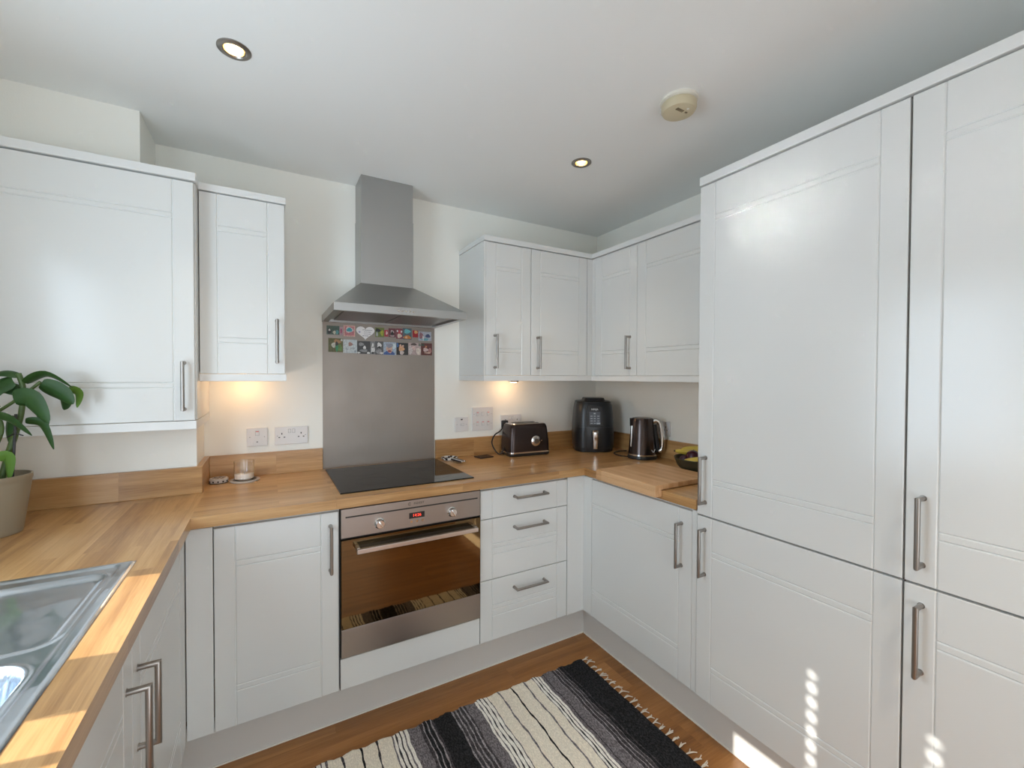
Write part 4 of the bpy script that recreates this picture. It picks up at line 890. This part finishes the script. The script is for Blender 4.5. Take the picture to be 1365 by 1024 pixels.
obj('rim', tube(bmesh.new(), [(0.0355*math.cos(R(10*k)), 0.0355*math.sin(R(10*k)), 0.0015) for k in range(37)], 0.0018, 6, caps=False), M['black'], tn)

# ------------------------------------------------------------------ plant
PX, PY = -0.952, -0.52
pp = thing('potted_plant', 'green leafy plant in a beige ribbed pot at the left edge', 'plant', (PX, PY, WT))
prof = [(0, 0), (0.063, 0), (0.065, 0.003)] + [(0.065+0.020*k/24+(0.0004 if k % 2 else 0), 0.003+0.155*k/24) for k in range(1, 25)] + [(0.0865, 0.160), (0.087, 0.174), (0.083, 0.175), (0.082, 0.160), (0.078, 0.150), (0, 0.150)]
M['pot'] = simple('beige_pot', (0.28, 0.235, 0.165), 0.45, bump=0.1, bscale=120)
obj('pot', lathe(bmesh.new(), prof, n=48), M['pot'], pp, smooth=50)
obj('soil', lathe(bmesh.new(), [(0.079, 0.152), (0.04, 0.157), (0, 0.159)], n=28), simple('bark_soil', (0.10, 0.065, 0.035), 0.9, bump=1.0, bscale=90), pp)
def leaf_mat(name, c, c2):
    mt, N, L, b = new_mat(name)
    tc = N.new('ShaderNodeTexCoord'); n = N.new('ShaderNodeTexNoise'); n.inputs['Scale'].default_value = 22; L.new(tc.outputs['Object'], n.inputs['Vector'])
    mx = N.new('ShaderNodeMix'); mx.data_type = 'RGBA'; mx.inputs[6].default_value = (*c, 1); mx.inputs[7].default_value = (*c2, 1)
    L.new(n.outputs['Fac'], mx.inputs[0]); L.new(mx.outputs[2], b.inputs['Base Color']); b.inputs['Roughness'].default_value = 0.38; b.inputs['Specular IOR Level'].default_value = 0.3
    b.inputs['Subsurface Weight'].default_value = 0.0
    return mt
M['leaf'] = leaf_mat('leaf_green', (0.016, 0.050, 0.012), (0.036, 0.095, 0.020)); M['leafl'] = leaf_mat('leaf_young_green', (0.09, 0.20, 0.03), (0.15, 0.29, 0.05))
M['stem'] = simple('plant_stem', (0.07, 0.12, 0.03), 0.5, vary=0.5, bscale=40)
def leaf(pts, w_, yoff=0.0, yb=0.0, mat='leaf', tilt=0.35):
    """pts = three (x,z); broad blade with a raised midrib, bending in depth by yb"""
    a, b_, c_ = [Vector((p[0], PY+yoff, p[1])) for p in pts]; b_.y += yb*0.4; c_.y += yb
    P = smooth_pts([a, b_, c_], 7); n = len(P); bm = bmesh.new(); rows = []
    for i, p in enumerate(P):
        t = i/(n-1); tg = (P[min(i+1, n-1)]-P[max(i-1, 0)]).normalized()
        side = Vector((0, 1, 0)).cross(tg).normalized(); side = (side*math.cos(tilt)+Vector((0, 1, 0))*math.sin(tilt)).normalized(); nrm = tg.cross(side)
        hw = w_/2*math.sin(math.pi*min(1, 0.08+0.92*t) ** 0.75) ** 0.7 if t < 1 else 0.0006
        hw = max(hw, 0.0012)
        rows.append([p+side*hw*s+nrm*(0.22*hw*(abs(s)**1.5)) for s in (-1, -0.5, 0, 0.5, 1)])
    th = Vector((0, 0.0009, 0))
    up_ = [[bm.verts.new(q) for q in r_] for r_ in rows]; dn = [[bm.verts.new(q+th) for q in r_] for r_ in rows]
    for i in range(n-1):
        for j in range(4):
            bm.faces.new((up_[i][j], up_[i+1][j], up_[i+1][j+1], up_[i][j+1])); bm.faces.new((dn[i][j], dn[i][j+1], dn[i+1][j+1], dn[i+1][j]))
        bm.faces.new((up_[i][0], dn[i][0], dn[i+1][0], up_[i+1][0])); bm.faces.new((up_[i][4], up_[i+1][4], dn[i+1][4], dn[i][4]))
    bmesh.ops.recalc_face_normals(bm, faces=bm.faces[:])
    obj('leaf', bm, M[mat], pp, smooth=70, world=True)
leaf([(-0.873, 1.369), (-0.825, 1.394), (-0.763, 1.354)], 0.036, -0.01, -0.02, tilt=1.0)
leaf([(-0.836, 1.368), (-0.792, 1.340), (-0.762, 1.304)], 0.050, -0.02, -0.01, tilt=0.2)
leaf([(-0.885, 1.322), (-0.847, 1.322), (-0.806, 1.250)], 0.056, -0.045, -0.02, tilt=0.2)
leaf([(-0.800, 1.340), (-0.797, 1.305), (-0.801, 1.283)], 0.032, 0.03, 0.0)
leaf([(-0.935, 1.276), (-0.895, 1.268), (-0.843, 1.215)], 0.028, -0.05, -0.01, tilt=0.5)
leaf([(-0.870, 1.256), (-0.834, 1.244), (-0.810, 1.166)], 0.026, -0.02, 0.0)
leaf([(-0.850, 1.300), (-0.846, 1.262), (-0.838, 1.228)], 0.036, 0.02, 0.0)
leaf([(-0.904, 1.272), (-0.908, 1.225), (-0.908, 1.183)], 0.032, 0.0, 0.0)
leaf([(-0.887, 1.391), (-0.920, 1.400), (-0.975, 1.380)], 0.030, 0.0, -0.02, tilt=0.9)
leaf([(-0.888, 1.342), (-0.920, 1.355), (-0.970, 1.340)], 0.036, 0.01, 0.0)
leaf([(-0.925, 1.150), (-0.903, 1.150), (-0.902, 1.083)], 0.034, -0.03, 0.0, 'leafl')
leaf([(-0.894, 1.376), (-0.930, 1.352), (-0.965, 1.285)], 0.044, -0.02, 0.0)
leaf([(-0.787, 1.352), (-0.764, 1.335), (-0.768, 1.290)], 0.026, 0.02, 0.0, 'leafl')
leaf([(-0.93, 1.29), (-0.97, 1.30), (-1.01, 1.25)], 0.04, -0.01, 0.0)
obj('main_stem', tube(bmesh.new(), smooth_pts([(-0.930, PY, 1.072), (-0.910, PY, 1.169), (-0.888, PY, 1.258), (-0.880, PY, 1.348), (-0.890, PY, 1.398)], 5), [0.008]*8+[0.0068]*13, 10), M['stem'], pp, smooth=60, world=True)
obj('branch', tube(bmesh.new(), smooth_pts([(-0.836, PY-0.02, 1.373), (-0.882, PY-0.015, 1.326), (-0.935, PY, 1.283), (-0.975, PY, 1.25)], 5), 0.0045, 8), M['stem'], pp, smooth=60, world=True)
obj('branch', tube(bmesh.new(), smooth_pts([(-0.970, PY+0.01, 1.073), (-0.945, PY, 1.16), (-0.925, PY, 1.235), (-0.944, PY, 1.30)], 5), 0.0050, 8), M['stem'], pp, smooth=60, world=True)
obj('support_stake', tube(bmesh.new(), [(-0.899, PY-0.02, 1.067), (-0.892, PY-0.012, 1.277)], 0.0035, 8), simple('dark_stake', (0.03, 0.03, 0.03), 0.5), pp, world=True)
obj('tie', tube(bmesh.new(), smooth_pts([(-0.909, PY-0.018, 1.209), (-0.892, PY-0.020, 1.219), (-0.876, PY-0.014, 1.212)], 4), 0.002, 6), M['black'], pp, world=True)

# ------------------------------------------------------------------ rug
rg = thing('rug', 'black, grey and cream striped rag rug with fringed end on the wood floor', 'rug', (0.3, -1.08, 0))
RX0, RX1, RY0, RY1 = -0.50, 1.100, -1.47, -0.715
def rag(k, c):
    mt, N, L, b = new_mat('rug_'+k); tc = N.new('ShaderNodeTexCoord'); mp = N.new('ShaderNodeMapping'); mp.inputs['Scale'].default_value = (1.0, 0.45, 1.0); L.new(tc.outputs['Object'], mp.inputs['Vector'])
    n = N.new('ShaderNodeTexNoise'); n.inputs['Scale'].default_value = 260; n.inputs['Detail'].default_value = 2; L.new(mp.outputs[0], n.inputs['Vector'])
    r = N.new('ShaderNodeValToRGB'); e = r.color_ramp.elements; pale = k in 'cw'
    e[0].position = 0.40; e[0].color = (*[v*(0.92 if pale else 0.6) for v in c], 1); e[1].position = 0.66; e[1].color = (*[min(1, v*(1.15 if pale else 1.5)+(0 if pale else 0.012)) for v in c], 1)
    L.new(n.outputs['Fac'], r.inputs['Fac']); L.new(r.outputs['Color'], b.inputs['Base Color']); b.inputs['Roughness'].default_value = 0.95; b.inputs['Specular IOR Level'].default_value = 0.1
    bp = N.new('ShaderNodeBump'); bp.inputs['Strength'].default_value = 0.9; bp.inputs['Distance'].default_value = 0.002; L.new(n.outputs['Fac'], bp.inputs['Height']); L.new(bp.outputs['Normal'], b.inputs['Normal']); return mt
cols = {'c': (0.78, 0.72, 0.61), 'w': (0.82, 0.79, 0.73), 'k': (0.018, 0.018, 0.02), 'd': (0.055, 0.05, 0.055), 'g': (0.17, 0.155, 0.165), 'l': (0.28, 0.26, 0.27)}
keys = list(cols); rmats = [rag(k, cols[k]) for k in keys]
# stripe list from the fringed end (x = 1.10) towards the left
S = [(1.100, 'k'), (0.978, 'd'), (0.972, 'k'), (0.960, 'g'), (0.956, 'd'), (0.946, 'l'), (0.941, 'd'), (0.930, 'l'), (0.925, 'd'), (0.914, 'l'), (0.909, 'g'), (0.866, 'd'), (0.862, 'g'),
     (0.848, 'w'), (0.839, 'g'), (0.834, 'w'), (0.826, 'k'), (0.820, 'w'), (0.812, 'g'), (0.807, 'c'), (0.765, 'g'), (0.759, 'c'), (0.700, 'k'), (0.694, 'c'), (0.638, 'g'), (0.632, 'c'),
     (0.582, 'g'), (0.577, 'w'), (0.566, 'd'), (0.561, 'w'), (0.550, 'd'), (0.545, 'w'), (0.535, 'g'), (0.530, 'w'), (0.522, 'g'), (0.478, 'd'), (0.470, 'l'), (0.464, 'd'), (0.452, 'l'), (0.447, 'd'), (0.436, 'l'), (0.431, 'd'), (0.420, 'l'), (0.415, 'k'),
     (0.335, 'd'), (0.327, 'l'), (0.321, 'k'), (0.309, 'l'), (0.304, 'k'), (0.292, 'l'), (0.287, 'd'), (0.276, 'g'), (0.228, 'w'), (0.216, 'g'), (0.211, 'w'), (0.200, 'd'), (0.195, 'w'), (0.184, 'd'), (0.179, 'w'), (0.170, 'g'), (0.165, 'c'),
     (0.114, 'd'), (0.107, 'c'), (0.057, 'k'), (0.050, 'c'), (-0.008, 'd'), (-0.015, 'c'), (-0.060, 'g'), (-0.067, 'w'), (-0.078, 'g'), (-0.083, 'w'), (-0.094, 'd'), (-0.099, 'w'), (-0.110, 'g'), (-0.116, 'g'),
     (-0.160, 'd'), (-0.168, 'l'), (-0.175, 'd'), (-0.19, 'l'), (-0.196, 'k'), (-0.30, 'l'), (-0.31, 'd'), (-0.33, 'g'), (-0.38, 'w'), (-0.39, 'g'), (-0.40, 'c'), (RX0, 'c')]
bm = bmesh.new(); NY = 72; rr = random.Random(3)
xsl, ks = [], []
for i in range(len(S)-1):
    a, b_ = S[i][0], S[i+1][0]; nn = max(1, int(round((a-b_)/0.012)))
    for k in range(nn): xsl.append(a+(b_-a)*k/nn); ks.append(keys.index(S[i][1]))
xsl.append(RX0)
rowsV = []
edge0 = [0.004*math.sin(i*0.7)+rr.uniform(-0.003, 0.003) for i in range(len(xsl))]; edge1 = [0.004*math.sin(i*0.5)+rr.uniform(-0.003, 0.003) for i in range(len(xsl))]
for i, x in enumerate(xsl):
    ph = rr.uniform(0, 6.28); row = []
    for j in range(NY+1):
        y = RY1+edge0[i]+(RY0+edge1[i]-RY1-edge0[i])*j/NY
        wob = 0.0022*math.sin(j*0.33+x*9)+0.0012*math.sin(j*0.9+ph)+rr.uniform(-0.0005, 0.0005)
        if i in (0,): wob *= 0.6
        z = 0.0065+0.0012*(i % 2)+rr.uniform(-0.0006, 0.0006)+0.0015*math.sin(x*7+j*0.12)
        if i in (0, len(xsl)-1) or j in (0, NY): z = 0.003
        row.append(bm.verts.new((x+wob, y, z)))
    rowsV.append(row)
for i in range(len(xsl)-1):
    for j in range(NY):
        f = bm.faces.new((rowsV[i][j], rowsV[i+1][j], rowsV[i+1][j+1], rowsV[i][j+1])); f.material_index = ks[i]
ring = [r_[0] for r_ in rowsV] + rowsV[-1][1:] + [r_[NY] for r_ in rowsV[-2::-1]] + rowsV[0][NY-1:0:-1]
low = [bm.verts.new((v.co.x, v.co.y, 0.0004)) for v in ring]
for k in range(len(ring)):
    l = (k+1) % len(ring); f = bm.faces.new((ring[l], ring[k], low[k], low[l])); f.material_index = 2
bmesh.ops.recalc_face_normals(bm, faces=bm.faces[:])
obj('woven_body', bm, rmats, rg, world=True)
fm = simple('cream_fringe', (0.66, 0.60, 0.52), 0.9)
for k in range(24):
    y = RY1-0.012-k*(RY1-RY0-0.024)/23; bm = bmesh.new()
    for s in range(3):
        d = rr.uniform(-0.016, 0.016); L_ = rr.uniform(0.022, 0.042)
        tube(bm, smooth_pts([(RX1-0.003, y, 0.005), (RX1+L_*0.45, y+d*0.3+rr.uniform(-0.006, 0.006), rr.uniform(0.005, 0.010)), (RX1+L_, y+d, 0.0032)], 4), [0.0022]*6+[0.0018]*3, 6)
    obj('tassel', bm, fm, rg, world=True, smooth=60)
